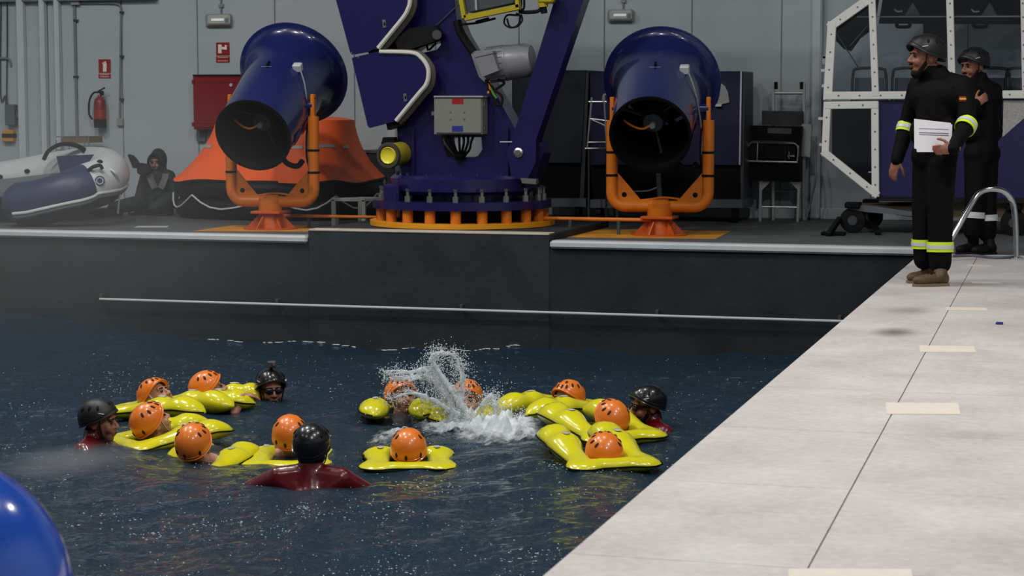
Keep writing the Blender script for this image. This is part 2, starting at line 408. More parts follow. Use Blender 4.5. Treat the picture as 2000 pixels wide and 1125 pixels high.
# tiled deck on the right: bed + slabs
bed = struct(bx(XE, XR, YN, 18.5, -.3, -.014), 'floor_right', 'slab_joint', label='pale stone deck beside the pool')
Ys = [-4, -2.4, -.9, .6, 1.9, 3.2, 4.5]+[5.75+1.25*i for i in range(11)]
Ys = [y for y in Ys if y < 18.3]+[18.5]
def jx(Y): return -.775-.016*(Y-6)                     # the long joint runs slightly out of square
for i in range(len(Ys)-1):
    y0, y1 = Ys[i]+.0015, Ys[i+1]-.0015
    for c in range(5):
        xa = (lambda y: XE) if c == 0 else (lambda y, c=c: jx(y)+(c-1)*1.3+(.0028 if c == 1 else .0012))
        xb = (lambda y, c=c: jx(y)+c*1.3-(.0028 if c == 0 else .0012)) if c < 4 else (lambda y: XR)
        h = 0 if c == 0 else -.0007*random.random()
        MB().prism([(xa(y0), y0, -.0145), (xb(y0), y0, -.0145), (xb(y1), y1, -.0145), (xa(y1), y1, -.0145)], (0, 0, .0145+h)).obj('slab', 'deck_slab', bed, 0)
# water
nx, ny = 460, 440
gx = np.linspace(XL+.002, XE-.002, nx); gy = NY+.002+(PE-NY-.016)*np.linspace(0, 1, ny)
GX, GY = np.meshgrid(gx, gy)
H = np.zeros_like(GX)
for lam, amp, cnt in ((3.4, .022, 4), (1.5, .012, 8), (.62, .0065, 14), (.3, .0035, 22), (.16, .0016, 26)):
    for _ in range(cnt):
        th = rng.uniform(0, 2*math.pi); l = lam*rng.uniform(.7, 1.35)
        H += amp/math.sqrt(cnt)*1.4*np.sin(2*math.pi/l*(GX*math.cos(th)+GY*math.sin(th))+rng.uniform(0, 6.28))
# slow swell that climbs the far wall at the left and drops before the plinth
far = np.clip((GY-15.5)/3.6, 0, 1)
PXX = np.array([-14.5, -12, -10, -8.6, -7, -5.5, -4, -1.4]); PH = np.array([.13, .12, .02, -.10, -.11, -.05, -.07, -.06])
H += far*np.interp(GX, PXX, PH)
def wave_at(x, y):
    i = np.clip((y-NY)/(PE-NY)*(ny-1), 0, ny-1); j = np.clip((x-XL)/(XE-XL)*(nx-1), 0, nx-1)
    return WZ+H[int(round(i)), int(round(j))]
V = np.stack([GX, GY, WZ+H], -1).reshape(-1, 3)
Fs = [(i*nx+j, i*nx+j+1, (i+1)*nx+j+1, (i+1)*nx+j) for i in range(ny-1) for j in range(nx-1)]
mb = MB(); mb.v = V; mb.f = Fs
me = bpy.data.meshes.new('pool_water'); me.from_pydata([tuple(p) for p in V.tolist()], [], Fs); me.materials.append(MATS['pool_water']); me.shade_smooth()
wo = bpy.data.objects.new('pool_water', me); COL.objects.link(wo)
tag(wo, 'dark blue choppy water filling the pool', 'water', kind='stuff')
# steel guard bar on the basin wall
r = thing('wall_guard_bar', onY(920, 602, PE-.1), 'thin pale steel bar fixed along the dark pool wall', 'bar')
pA, pB = onY(195, 587, PE-.08), onY(1700, 626, PE-.08); zb = (pA[2]+pB[2])/2; pA[2] = pB[2] = zb
MB().cyl(pA, pB, .014, 10).obj('bar', 'coping', r)
for px in (197, 540, 900, 1283, 1640):
    p = onY(px, 600, PE-.08); p[2] = zb
    MB().box(p+A(0, .035, .03), (.03, .075, .05), .005).obj('bracket', 'dark_grey', r)

# painted marks on the deck
def patch(poly, m, label, parent=floor, z=.002, t=.002, name='floor_marking'):
    P = [onZ(x, y, z) for x, y in poly]
    return MB().prism(P, (0, 0, -t)).obj(name, m, parent, 0, label=label)
patch([(378, 451), (455, 440), (610, 440), (604, 452)], 'floor_yellow', 'worn yellow paint on the deck')
patch([(1078, 460), (1180, 447), (1428, 451), (1398, 466), (1085, 463)], 'floor_yellow', 'worn yellow paint on the deck')
patch([(262, 444), (270, 441), (330, 441), (326, 444)], 'coping', 'short white paint line on the deck')
# tape pieces and scrap on the pale slabs
for n_, (a, b, c, d, lab) in enumerate(((232, 1100, 630, 1150, 'cream tape strip on the pale deck, nearest and largest of the row'),
        (545, 568, 780, 606, 'cream tape strip on the pale deck, second nearest, wrinkled with a dark spot'),
        (652, 385, 830, 407, 'cream tape strip on the pale deck, in the middle of the row'),
        (735, 262, 868, 273, 'cream tape strip on the pale deck, just beyond the dark scuff marks'),
        (818, 180, 908, 187, 'faint cream tape strip on the pale deck level with the brown boots'),
        (806, 126, 880, 131, 'faint cream tape strip on the pale deck farthest from the camera'))):
    q = lambda x, y: onZ(1400+x*.609, 440+y*.609, .002)
    P0, P1, P2, P3 = q(a-4, b), q(c-6, b+2), q(c+2, d), q(a, d-1)
    MB().prism([P0, P1, P2, P3], (0, 0, -.0025)).obj('tape_strip', 'tape', smooth=0, label=lab, cat='tape', group='tape strips on the pale deck')
p = onZ(1952, 633, 0); MB().box(p+A(0, 0, .006), (.045, .05, .012), .004).obj('paper_scrap', 'scrap_blue', label='tiny dark blue scrap lying on the pale deck', cat='scrap')

# ---------------------------------------------------------------- things on the back wall
Yw = WY-.032
def wbox(x0, y0, x1, y1, t, Y=None, bevel=0):          # box hung on the wall covering that patch of it
    Y = Yw if Y is None else Y
    a = onY((x0+x1)/2, (y0+y1)/2, Y-t); s_ = np.linalg.norm(onY(x1, y0, Y-t)-onY(x0, y0, Y-t)); hh = onY(x0, y0, Y-t)[2]-onY(x0, y1, Y-t)[2]
    return MB().box(a+A(0, t/2, 0), (s_, t, hh), bevel)
def sign(x0, y0, x1, y1, split, label, kind):
    t = thing('safety_sign', onY((x0+x1)/2, y1, Yw-.006), label, 'sign')
    wbox(x0, y0, x1, split-1, .006).obj('sign_plate', 'sign_red', t); wbox(x0, split+1, x1, y1, .006).obj('text_plate', 'sign_red', t)
    cx = (x0+x1)/2; Yf = Yw-.0065
    if kind == 'ext':
        MB().pix([(cx-3, y0+9), (cx-2, y0+6), (cx+3, y0+6), (cx+4, y0+9), (cx+4, split-3), (cx-3, split-3)], Yf, -.002).obj('pictogram', 'sign_white', t, 0)
        MB().pix([(cx-5, y0+7), (cx+3, y0+3), (cx+3, y0+5), (cx-4, y0+9)], Yf, -.002).obj('pictogram', 'sign_white', t, 0)
    else:
        MB().pix([(cx-9, y0+4), (cx-2, y0+4), (cx-2, split-5), (cx-9, split-5)], Yf, -.002).obj('pictogram', 'sign_white', t, 0)
        MB().pix([(cx-2, y0+8), (cx+4, y0+9), (cx+4, y0+5), (cx+8, y0+5), (cx+8, y0+14), (cx+4, y0+14), (cx-2, y0+13)], Yf, -.002).obj('pictogram', 'sign_white', t, 0)
    for yy in np.linspace(split+3, y1-3, 2):
        MB().pix([(x0+3, yy-1), (x1-3, yy-1), (x1-3, yy+.6), (x0+3, yy+.6)], Yf, -.002).obj('text_line', 'sign_text', t, 0)
sign(192.5, 116, 216, 153, 143, 'red sign with white extinguisher pictogram above the extinguisher', 'ext')
sign(422, 83, 448, 122, 109, 'red sign with white hose reel pictogram above the red cabinet', 'hose')
# fire extinguisher
c = onY(196, 248, Yw-.10); sc_ = 26.3/3900
ex = thing('fire_extinguisher', c, 'dark red fire extinguisher with black hose hanging on the pale wall', 'extinguisher')
hgt = 58*sc_; rr = 11.5*sc_
MB().lathe([(rr*.9, 0), (rr, .02), (rr, hgt*.82), (rr*.85, hgt*.92), (rr*.4, hgt), (rr*.3, hgt+.03)], c, (0, 0, 1), 24).obj('cylinder', 'paint_red', ex)
MB().lathe([(rr*1.04, -.01), (rr*1.05, .1), (rr*.9, .1)], c, (0, 0, 1), 24).obj('base_sleeve', 'black_rubber', ex)
MB().lathe([(rr*1.01, hgt*.3), (rr*1.012, hgt*.58)], c, (0, 0, 1), 24).obj('print_label', 'sign_red', ex)
MB().box(c+A(.03, 0, hgt+.05), (.05, .05, .06), .01).obj('valve', 'black', ex)
MB().bar(c+A(-.02, -.01, hgt+.07), c+A(.09, -.03, hgt+.12), .02, .015).obj('handle', 'black', ex)
MB().tube(spline([c+A(0, 0, hgt+.06), c+A(-.08, -.02, hgt+.05), c+A(-.14, -.02, hgt-.05), c+A(-.15, -.02, hgt*.45), c+A(-.1, -.03, .1)], 6), .013, 8).obj('hose', 'black_rubber', ex)
MB().box(c+A(0, .08, hgt*.6), (.06, .05, .1), .005).obj('wall_bracket', 'dark_grey', ex)
# red hose cabinet
t = thing('hose_cabinet', onY(425, 253, Yw-.2), 'red fire hose cabinet on the wall behind the left wind machine', 'cabinet')
wbox(377, 147, 476, 253, .22, bevel=.008).obj('body', 'paint_red', t)
d = wbox(381, 151, 473, 249, .02, Yw-.22, .005).obj('door', 'paint_red', t)
wbox(385, 159, 470, 161, .008, Yw-.24).obj('door_rib', 'paint_red', d); wbox(385, 239, 470, 241, .008, Yw-.24).obj('door_rib', 'paint_red', d)
p = onY(452, 166, Yw-.24); MB().cyl(p, p+A(0, -.02, 0), .022, 16).obj('lock', 'coping', d)
for y_ in (160, 243): wbox(374.5, y_-4, 378.5, y_+4, .05, Yw-.19).obj('hinge', 'paint_red', t)
wbox(376, 145.5, 477, 148, .24).obj('top_edge', 'black', t)
wbox(384, 253, 400, 276, .06).obj('pipe_outlet', 'box_grey', t)
# emergency lights
for x_, y_, lab in ((426, 40, 'emergency light with pale lens above the hose reel sign'), (1212, 31, 'emergency light with grey lens above the right wind machine')):
    t = thing('emergency_light', onY(x_, y_+13, Yw-.05), lab, 'lamp', 'emergency lights on the back wall')
    wbox(x_-26, y_-13, x_+25, y_+13, .05, bevel=.02).obj('housing', 'grey_paint', t)
    wbox(x_-23, y_-11, x_+22, y_+9, .05, Yw-.05, .022).obj('lens', 'frosted', t)
    wbox(x_-14, y_-4, x_+11, y_+1, .012, Yw-.10, .005).obj('tube_lamp', 'lens', t)
    wbox(x_+13, y_-5, x_+19, y_+4, .008, Yw-.10, .003).obj('battery_block', 'grey_conduit', t)
    wbox(x_+3.5, y_-75, x_+6.5, y_-12, .02).obj('feed_conduit', 'grey_conduit', t); wbox(x_+.5, y_-32, x_+9.5, y_-26, .03).obj('clip', 'grey_paint', t)
# conduits at the left
t = thing('conduit_run', onY(236, 245, Yw-.02), 'grey conduit bending down to a small socket box right of the extinguisher', 'conduit')
MB().tube(spline([onY(150, 6, Yw-.03), onY(215, 6, Yw-.03), onY(229, 8, Yw-.03), onY(236, 16, Yw-.03), onY(236, 60, Yw-.03), onY(235, 150, Yw-.03), onY(234, 233, Yw-.03)], 4), .013, 8).obj('pipe', 'grey_conduit', t)
wbox(228, 231, 239, 246, .05, bevel=.006).obj('socket_box', 'grey_paint', t)
for y_ in (24, 110, 194): wbox(233, y_-2, 239, y_+2, .05).obj('clip', 'dark_grey', t)
t = thing('conduit_run', onY(147, 280, Yw-.02), 'grey vertical conduit with a junction box at its top left of the red sign', 'conduit')
wbox(145, 10, 149.5, 268, .03).obj('pipe', 'grey_conduit', t); wbox(137, -8, 154, 10, .06, bevel=.006).obj('junction_box', 'grey_paint', t)
for y_ in (40, 150): wbox(143, y_-2, 151, y_+2, .04).obj('clip', 'dark_grey', t)
t = thing('cable_tray', onY(150, -3, Yw-.1), 'grey cable tray running along the top of the wall', 'tray')
wbox(-60, -14, 300, 2, .10, bevel=.006).obj('tray_body', 'grey_conduit', t)
t = thing('switch_box', onY(18, 245, Yw-.1), 'grey switch box with cables at the left end of the wall', 'box')
wbox(9, 204, 27, 245, .12, bevel=.01).obj('body', 'box_grey', t); wbox(27, 219, 37, 229, .06).obj('side_plug', 'box_grey', t)
MB().tube(spline([onY(14, -20, Yw-.03), onY(14, 100, Yw-.03), onY(13, 185, Yw-.04), onY(15, 206, Yw-.06)], 4), .01, 6).obj('cable', 'dark_grey', t)
MB().tube(spline([onY(2, -20, Yw-.03), onY(1, 185, Yw-.03), onY(10, 187, Yw-.03), onY(12, 206, Yw-.05)], 4), .01, 6).obj('cable', 'dark_grey', t)
MB().tube(spline([onY(-10, 114, Yw-.03), onY(14, 114, Yw-.03), onY(20, 119, Yw-.03), onY(21, 128, Yw-.03)], 4), .016, 6).obj('pipe', 'grey_conduit', t)
t = thing('warning_beacon', onY(14, 277, Yw-.1), 'yellow and black striped warning box below the grey switch box', 'box')
wbox(4, 254, 25, 277, .09, bevel=.01).obj('body', 'yellow_black', t); wbox(3.5, 261, 25.5, 269, .095).obj('black_stripe', 'black', t)

# ---------------------------------------------------------------- wind machines
def wind_machine(base_px, N_px, B_px, dN, dB, label, WL=.5):
    base = onZ(base_px[0], base_px[1], 0); Np = atD(N_px[0], N_px[1], dN); Bp = atD(B_px[0], B_px[1], dB)
    t = thing('wind_machine', base, label, 'fan', 'wind machines on the far deck')
    ax = unit(Bp-Np); L = np.linalg.norm(Bp-Np); R0 = .405; RM = .452; R1 = .615
    hx = unit(A(ax[1], -ax[0], 0))                      # sideways axis of the yoke (towards the right)
    hf = A(-hx[1], hx[0], 0)
    prof = [(R0, 0), (R0+.012, .0), (R0+.012, .03), (R0, .035), (RM-.006, L*.56), (RM, L*.70)]
    for k in range(1, 11):
        a = k/10*math.pi/2; prof.append((RM+(R1-RM)*(1-math.cos(a)), L*.70+(L*.30)*math.sin(a)))
    prof += [(R1+.012, L+.004), (R1+.012, L+.02), (R1-.02, L+.025), (R0+.05, L-.16), (R0-.012, L*.55), (R0-.012, .001)]
    MB().lathe(prof, Np, ax, 56, close=True).obj('cowl', 'fan_blue', t, 50)
    MB().lathe([(R0+.014, -.004), (R0+.0135, .02), (R0-.014, .02), (R0-.014, -.004)], Np, ax, 48, close=True).obj('outlet_rim', 'fan_inside', t)
    MB().lathe([(R0-.03, L*.86), (R0-.03, L*.88)], Np, ax, 32).obj('light_block_disc', 'fan_inside', t)  # disc added to stop light coming through the bell
    inner = MB().lathe([(R0-.013, .004), (R0-.013, L*.8), (R0-.02, L*.8), (R0-.02, .004)], Np, ax, 40, close=True).obj('inner_liner', 'fan_inside', t)
    MB().lathe([(.02, 0), (.10, .02), (.13, .1), (.13, .45), (.05, .5)], Np+ax*.28, ax, 24).obj('motor', 'dark_grey', t)
    MB().cyl(Np+ax*.22, Np+ax*.3, .03, 12).obj('shaft_end', 'grey_paint', t)
    u = hx; v = unit(np.cross(ax, u))
    for k in range(3):
        a = math.radians(200+120*k); d = u*math.cos(a)+v*math.sin(a)
        MB().bar(Np+ax*.42+d*.1, Np+ax*.42+d*(R0-.01), .02, .06, up=ax).obj('motor_strut', 'dark_grey', t)
    for k in range(7):
        a = 2*math.pi*k/7; d = u*math.cos(a)+v*math.sin(a); e = unit(np.cross(ax, d)); tw = unit(e+ax*.6)
        c = Np+ax*.75
        MB().prism([c+d*.11-tw*.05, c+d*.38-tw*.07, c+d*.38+tw*.07, c+d*.11+tw*.05], ax*.012).obj('blade', 'fan_inside', t)
    MB().tube(spline([Np+ax*.24-u*.02, Np+ax*.2-u*.1+v*.02, Np+ax*.22-u*.2+v*.0, Np+ax*.3-u*.3-v*.03], 5), .012, 6).obj('inner_cable', 'cable_orange', t)
    # yoke
    mid = Np+ax*L*.45; zt = mid[2]-.10; zb = .30; W = .50; c0 = A(base[0], base[1], 0)
    off = np.dot(mid-c0, hf)
    pc = c0
    path = []
    rc = .14
    def yp(s_, z): return pc+hx*s_+A(0, 0, z)
    path += [yp(-WL, zt), yp(-WL, zb+rc)]+[yp(-WL+rc-rc*math.cos(a), zb+rc-rc*math.sin(a)) for a in np.linspace(.3, 1.3, 4)]+[yp(-WL+rc, zb)]
    path += [yp(W-rc, zb)]+[yp(W-rc+rc*math.sin(a), zb+rc-rc*math.cos(a)) for a in np.linspace(.3, 1.3, 4)]+[yp(W, zb+rc), yp(W, zt)]
    MB().tube(path, .062, 10).obj('yoke', 'orange_paint', t, 50)
    W0 = W
    for s_ in (-1, 1):
        W = WL if s_ < 0 else W0
        Y0 = pc-hf*.012
        tri = [Y0+hx*s_*(W-.02)+A(0, 0, zb+.02), Y0+hx*s_*(W-.34)+A(0, 0, zb+.02), Y0+hx*s_*(W-.3)+A(0, 0, zb+.07), Y0+hx*s_*(W-.05)+A(0, 0, zb+.36), Y0+hx*s_*(W-.02)+A(0, 0, zb+.36)]
        g = MB().prism(tri, hf*.024).obj('gusset', 'orange_paint', t)
        hc = Y0+hx*s_*(W-.13)+A(0, 0, zb+.12); MB().cyl(hc-hf*.004, hc+hf*.028, .026, 16).obj('hole', 'black', g)
        top = yp(s_*W, zt)
        MB().bar(top-A(0, 0, .02), top+A(0, 0, .24), .045, .08, .008, up=hf).obj('arm_end', 'orange_paint', t)
        MB().cyl(yp(s_*(W+.0), zt+.12), yp(s_*(R0-.02), zt+.12), .045, 14).obj('pivot', 'fan_blue', t)
        for zz in (.62, .86): MB().lathe([(.066, -.012), (.066, .012)], yp(s_*W, zz), (0, 0, 1), 10).obj('cable_tie', 'black', t)
    MB().tube(spline([yp(W+.02, zt+.2), yp(W-.06, zt), yp(W-.08, .8), yp(W-.03, .55), yp(W-.2, .33), yp(.1, .37), yp(.05, .2)], 6), .012, 6).obj('feed_cable', 'black_rubber', t)
    MB().tube(spline([yp(-W+.03, .55), yp(-W+.08, .40), yp(-W+.25, .36), yp(-.1, .37), yp(.05, .39), yp(.25, .35), yp(.1, .22)], 6), .012, 6).obj('feed_cable', 'cable_orange', t)
    # pedestal
    MB().lathe([(.115, .17), (.13, .2), (.13, .33), (.1, .36), (.1, .37)], c0, (0, 0, 1), 20).obj('swivel', 'orange_paint', t)
    MB().box(c0+A(0, 0, .185), (.34, .34, .03), .006).obj('top_plate', 'pedestal_orange', t)
    MB().lathe([(.15, .006), (.12, .17)], c0, (0, 0, 1), 20).obj('stem', 'pedestal_orange', t)
    for k in range(6):
        a = math.pi/3*k+.3; d = A(math.cos(a), math.sin(a), 0); n_ = A(-d[1], d[0], 0)*.008
        MB().prism([c0+d*.1+A(0, 0, .005)-n_, c0+d*.26+A(0, 0, .005)-n_, c0+d*.25+A(0, 0, .03)-n_, c0+d*.12+A(0, 0, .17)-n_], n_*2).obj('fin', 'pedestal_orange', t)
    MB().lathe([(.3, 0), (.3, .014)], c0, (0, 0, 1), 28).obj('base_plate', 'pedestal_orange', t)
    # sensor box, rating plates, hinge mark
    s1 = Np+ax*L*.62+u*R0*.62-v*0; nn = unit(u*.62+unit(np.cross(u, ax))*.78)
    if nn[2] < 0: nn = unit(u*.62-unit(np.cross(u, ax))*.78)
    s1 = Np+ax*L*.60+nn*(RM+.02)
    b = MB().box(s1, (.1, .08, .09), .01, np.array((u, ax, np.cross(u, ax))).T).obj('junction_box', 'coping', t)
    MB().tube(spline([s1, s1+nn*.05-A(0, 0, .05), s1+u*.12-A(0, 0, .2)-ax*.1, yp(W-.07, zt-.1), yp(W-.07, zt-.35)], 6), .009, 6).obj('sensor_cable', 'grey_conduit', t)
    upv = unit(np.cross(u, ax)); upv = upv if upv[2] > 0 else -upv
    s2 = Np+ax*L*.5+upv*(RM+.002)
    MB().bar(s2-u*.06, s2+u*.06, .006, .006).obj('weld_mark', 'grey_conduit', t); MB().bar(s2, s2+ax*.1+upv*.01, .02, .02).obj('lifting_lug', 'fan_inside', t)
    for q in (.18, .36):
        d = unit(u*.93-upv*.36); s3 = Np+ax*L*q+d*(R0+.004+.08*q); e = unit(np.cross(ax, d))
        MB().box(s3, (.18, .13, .006), 0, np.array((ax, e, d)).T).obj('rating_plate', 'label_red' if q > .3 else 'label_blue', t)
    d = unit(-upv*.8+u*.6); s4 = Np+ax*.1+d*R0
    MB().tube(spline([s4, s4+d*.09, s4+d*.12+u*.08, s4+d*.08+u*.17+A(0, 0, .03)], 5), .03, 8).obj('drain_handle', 'fan_inside', t)
    return t
wind_machine((529, 447), (494, 265), (573, 145), 21.2, 22.4, 'blue wind machine on orange yoke left of the crane, in front of the orange raft', .45)
wind_machine((1288, 459), (1270, 264), (1293, 160), 20.15, 21.35, 'blue wind machine on orange yoke right of the crane, facing the camera')
# orange pipe along the plinth
t = thing('floor_pipe', onZ(1130, 440, 0), 'orange pipe on the deck between the crane base and the right pedestal', 'pipe')
a, b = onY(1062, 431, 20.3), onY(1272, 434, 20.3); a[2] = b[2] = .16
MB().cyl(a, b, .02, 10).obj('pipe', 'orange_paint', t)
for q in (.25, .7): p = a+(b-a)*q; MB().box(p-A(0, 0, .08), (.03, .03, .16)).obj('pipe_support', 'dark_grey', t)
t = thing('floor_pipe', onZ(640, 440, 0), 'orange pipe on the deck between the left pedestal and the crane base', 'pipe')
a, b = onY(548, 430, 20.5), onY(735, 430, 20.5); a[2] = b[2] = .13
MB().cyl(a, b, .018, 10).obj('pipe', 'orange_paint', t)
for q in (.3, .6): p = a+(b-a)*q; MB().box(p-A(0, 0, .065), (.03, .03, .13)).obj('pipe_support', 'dark_grey', t)
# low grey steel step frame
t = thing('metal_stool', onZ(688, 441, 0), 'low pale grey steel frame stool left of the crane base', 'stool')
p0 = onZ(652, 442, 0); zt = .30
u = A(1, 0, 0); v = A(.0, 1, 0); wd, dp = .36, .26
for i, (du, dv) in enumerate(((0, 0), (1, 0), (0, 1), (1, 1))):
    q = p0+u*wd*du+v*(dp*dv)+u*.22*dv
    MB().box(q+A(0, 0, zt/2), (.045, .045, zt), .004).obj('leg', 'grey_paint', t)
for dv in (0, 1): q = p0+v*dp*dv+u*.22*dv; MB().bar(q+A(-.02, 0, zt), q+u*wd+A(.02, 0, zt), .045, .04, .004).obj('top_rail', 'grey_paint', t)
for du in (0, 1): q = p0+u*wd*du; MB().bar(q+A(0, 0, zt), q+v*dp+u*.22+A(0, 0, zt), .04, .035, .004).obj('side_rail', 'grey_paint', t)

# ---------------------------------------------------------------- crane
CY = 20.35; cc = onY(903, 440, CY); cc[2] = .075; CZ = .082
cr = thing('deck_crane', cc, 'dark blue hydraulic crane bolted to a ring of orange posts', 'crane')
c3 = A(cc[0], cc[1], CZ)
MB().lathe([(.99, 0), (.99, .05), (.70, .05), (.70, 0)], c3, (0, 0, 1), 24, close=True).obj('base_ring', 'yellow_orange', cr)
MB().lathe([(.66, 0), (.66, .17)], c3, (0, 0, 1), 32).obj('dark_core', 'black', cr)
fl = MB().lathe([(.955, .185), (.955, .27), (.6, .27), (.6, .185)], c3, (0, 0, 1), 56, close=True).obj('flange', 'crane_blue', cr)
vd = unit(A(EYE[0]-c3[0], EYE[1]-c3[1], 0)); vr = A(-vd[1], vd[0], 0)
for k in range(20):
    a = math.radians(18*k-4.5); d = vd*math.cos(a)+vr*math.sin(a); p = c3+d*.87
    MB().cyl(p+A(0, 0, .05), p+A(0, 0, .185), .056, 14).obj('post', 'orange_paint', cr)
    b = MB().cyl(p+A(0, 0, .27), p+A(0, 0, .33), .032, 6).obj('bolt_nut', 'bolt', cr)
    MB().cyl(p+A(0, 0, .33), p+A(0, 0, .38), .017, 8).obj('bolt_stud', 'bolt', b)
    MB().cyl(p+A(0, 0, .38), p+A(0, 0, .405), .024, 8).obj('bolt_cap', 'dark_grey', b)
MB().lathe([(.60, .27), (.60, .34), (.73, .34), (.77, .37), (.77, .50), (.73, .53), (.6, .53)], c3, (0, 0, 1), 48).obj('slew_ring', 'crane_blue', cr)
for k in range(16):
    a = math.radians(22.5*k+8); p = c3+A(math.cos(a), math.sin(a), 0)*.70+A(0, 0, .53); MB().cyl(p, p+A(0, 0, .03), .018, 6).obj('ring_bolt', 'crane_blue', cr)
p = onY(772, 378, CY-.55); MB().box(p, (.17, .3, .2), .02).obj('drive_housing', 'crane_blue', cr)
BY = CY-.18
body = [(787, 372), (779, 300), (775, 240), (760, 170), (726, 60), (705, -30), (662, -220), (884, -220), (886, -30), (892, 40), (902, 66), (935, 122), (1008, 255), (1018, 268), (1050, 276), (1060, 300), (1048, 340), (1030, 372)]
hole1 = [(884, 268), (940, 268), (942, 292), (934, 304), (926, 307), (874, 307), (868, 290), (868, 272)]
hole2 = [(797, 103), (817, 89), (845, 82), (860, 79), (861, 88), (853, 97), (845, 99), (820, 105)]
poly = body[:1]+hole1[5:]+hole1[:6]+body[:1]+body[1:4]+[hole2[0]]+hole2[:0:-1]+[hole2[0]]+[body[3]]+body[4:]
h1 = hole1[::-1]; k0 = h1.index((874, 307)); h1 = h1[k0:]+h1[:k0]
h2 = hole2[::-1]; k0 = h2.index((797, 103)); h2 = h2[k0:]+h2[:k0]
def orient(P): return sum(P[i][0]*P[(i+1) % len(P)][1]-P[(i+1) % len(P)][0]*P[i][1] for i in range(len(P)))
if orient(h1)*orient(body) > 0: h1 = [h1[0]]+h1[:0:-1]
if orient(h2)*orient(body) > 0: h2 = [h2[0]]+h2[:0:-1]
poly = [body[0]]+h1+[h1[0]]+[body[0]]+body[1:4]+h2+[h2[0]]+[body[3]]+body[4:]
MB().pix(poly, BY, .34).obj('column', 'crane_blue', cr, 25)
for px in (806, 990): MB().pix([(px-3, 372), (px-2, 250), (px+2, 250), (px+3, 372)], BY-.05, .05).obj('stiffener', 'crane_blue', cr)
# guard panels with pale edging
PY = BY-.22
def guard(poly, edge, latch):
    g = MB().pix(poly, PY, .025).obj('guard_panel', 'crane_blue', cr, 25)
    e = spline([onY(x, y, PY-.004) for x, y in edge], 5); MB().tube(e, .030, 8, sq=(1.0, .8)).obj('edging', 'edging', g)
    e2 = spline([onY(x+6, y+3, PY+.05) for x, y in edge], 5); MB().tube(e2, .036, 8, sq=(.9, 1.4)).obj('shadow_and_rubber', 'shadow_and_rubber', g)  # dark strip put in for the shadow inside the edging
    lx, ly = latch
    MB().pix([(lx-3, ly-8), (lx+3, ly-9), (lx+5, ly+6), (lx-1, ly+8)], PY, -.012).obj('latch', 'steel', g)
    MB().pix([(lx-1, ly-3), (lx+2, ly-4), (lx+3, ly+2), (lx, ly+3)], PY-.012, -.004).obj('latch_key', 'black', g)
    for x, y in poly[1:4]:
        mx, my = poly[4]; q = onY(x+(mx-x)*.08, y+(my-y)*.08, PY); MB().cyl(q, q+A(0, -.006, 0), .008, 8).obj('rivet', 'steel', g)
guard([(600, -210), (648, -30), (684, 103), (688, 107), (718, 102), (736, 93), (786, 36), (796, 20), (798, 0), (796, -30), (796, -210)], [(799, -210), (799, -120), (799, -30), (801, 2), (797, 18), (788, 34), (762, 66), (739, 94)], (750, 47))
guard([(687, 114), (690, 112), (742, 100), (800, 104), (817, 110), (830, 124), (836, 145), (830, 166), (818, 181), (772, 237), (722, 250), (718, 246)], [(742, 101), (803, 103), (822, 112), (835, 130), (837, 148), (832, 166), (818, 183), (774, 236)], (791, 191))
for bx_ in ([(752, 234), (790, 222), (790, 244), (757, 254)], [(718, 100), (745, 92), (752, 100), (722, 108)]): MB().pix(bx_, PY+.03, .12).obj('hinge_block', 'black', cr)
MB().pix([(770, 78), (800, 55), (850, 50), (862, 66), (856, 78), (800, 97), (778, 98)], PY+.06, .13).obj('winch_cover', 'black_rubber', cr)
MB().cyl(onY(853, 68, PY+.06), onY(853, 68, PY)+A(0, 0, 0), .05, 16).obj('winch_hub', 'dark_grey', cr)
for a, b in (((800, 102), (812, 90)), ((836, 99), (833, 85)), ((838, 98), (852, 84))): MB().cyl(onY(*a, BY-.02), onY(*b, BY-.02), .012, 6).obj('brake_line', 'black', cr)
MB().cyl(onY(848, 54, BY-.02), onY(905, 0, BY-.02), .006, 6).obj('guy_wire', 'dark_grey', cr)
# control box
cb = MB().pix([(848, 189), (942, 189), (942, 262), (848, 262)], BY-.20, .19).obj('control_box', 'box_steel', cr)
MB().pix([(851, 192), (939, 192), (939, 259), (851, 259)], BY-.215, .015).obj('lid', 'box_steel', cb)
MB().pix([(847, 187), (943, 187), (943, 190), (847, 190)], BY-.23, .22).obj('drip_edge', 'grey_paint', cb)
MB().pix([(883, 193), (905, 193), (905, 203), (883, 203)], BY-.216, -.002).obj('warning_label', 'label_red', cb)
MB().pix([(883, 246), (904, 246), (904, 257), (883, 257)], BY-.216, -.002).obj('data_label', 'label_blue', cb)
for x, y in ((880, 219), (907, 219), (880, 233), (907, 233)): q = onY(x, y, BY-.216); MB().cyl(q, q+A(0, -.006, 0), .008, 8).obj('screw', 'steel', cb)
for x, y in ((943, 203), (943, 250), (847, 222)): MB().box(onY(x, y, BY-.12), (.05, .04, .05), .008).obj('clasp', 'steel', cb)
for i, (xa, xb, xm) in enumerate(((866, 890, 868), (874, 893, 876), (884, 896, 886), (897, 899, 897), (905, 902, 906), (914, 905, 914), (926, 908, 920))):
    MB().tube(spline([onY(xa, 262, BY-.1), onY(xm, 278, BY-.12), onY((xa+xb)/2, 292, BY-.08), onY(xb, 304, BY-.03), onY(898+i*.6, 320, BY+.05)], 5), .014, 6).obj('cable', 'black_rubber' if i else 'shadow_and_rubber', cr)
MB().cyl(onY(898, 300, BY-.04), onY(899, 309, BY-.02), .06, 10).obj('cable_clamp', 'black', cr)
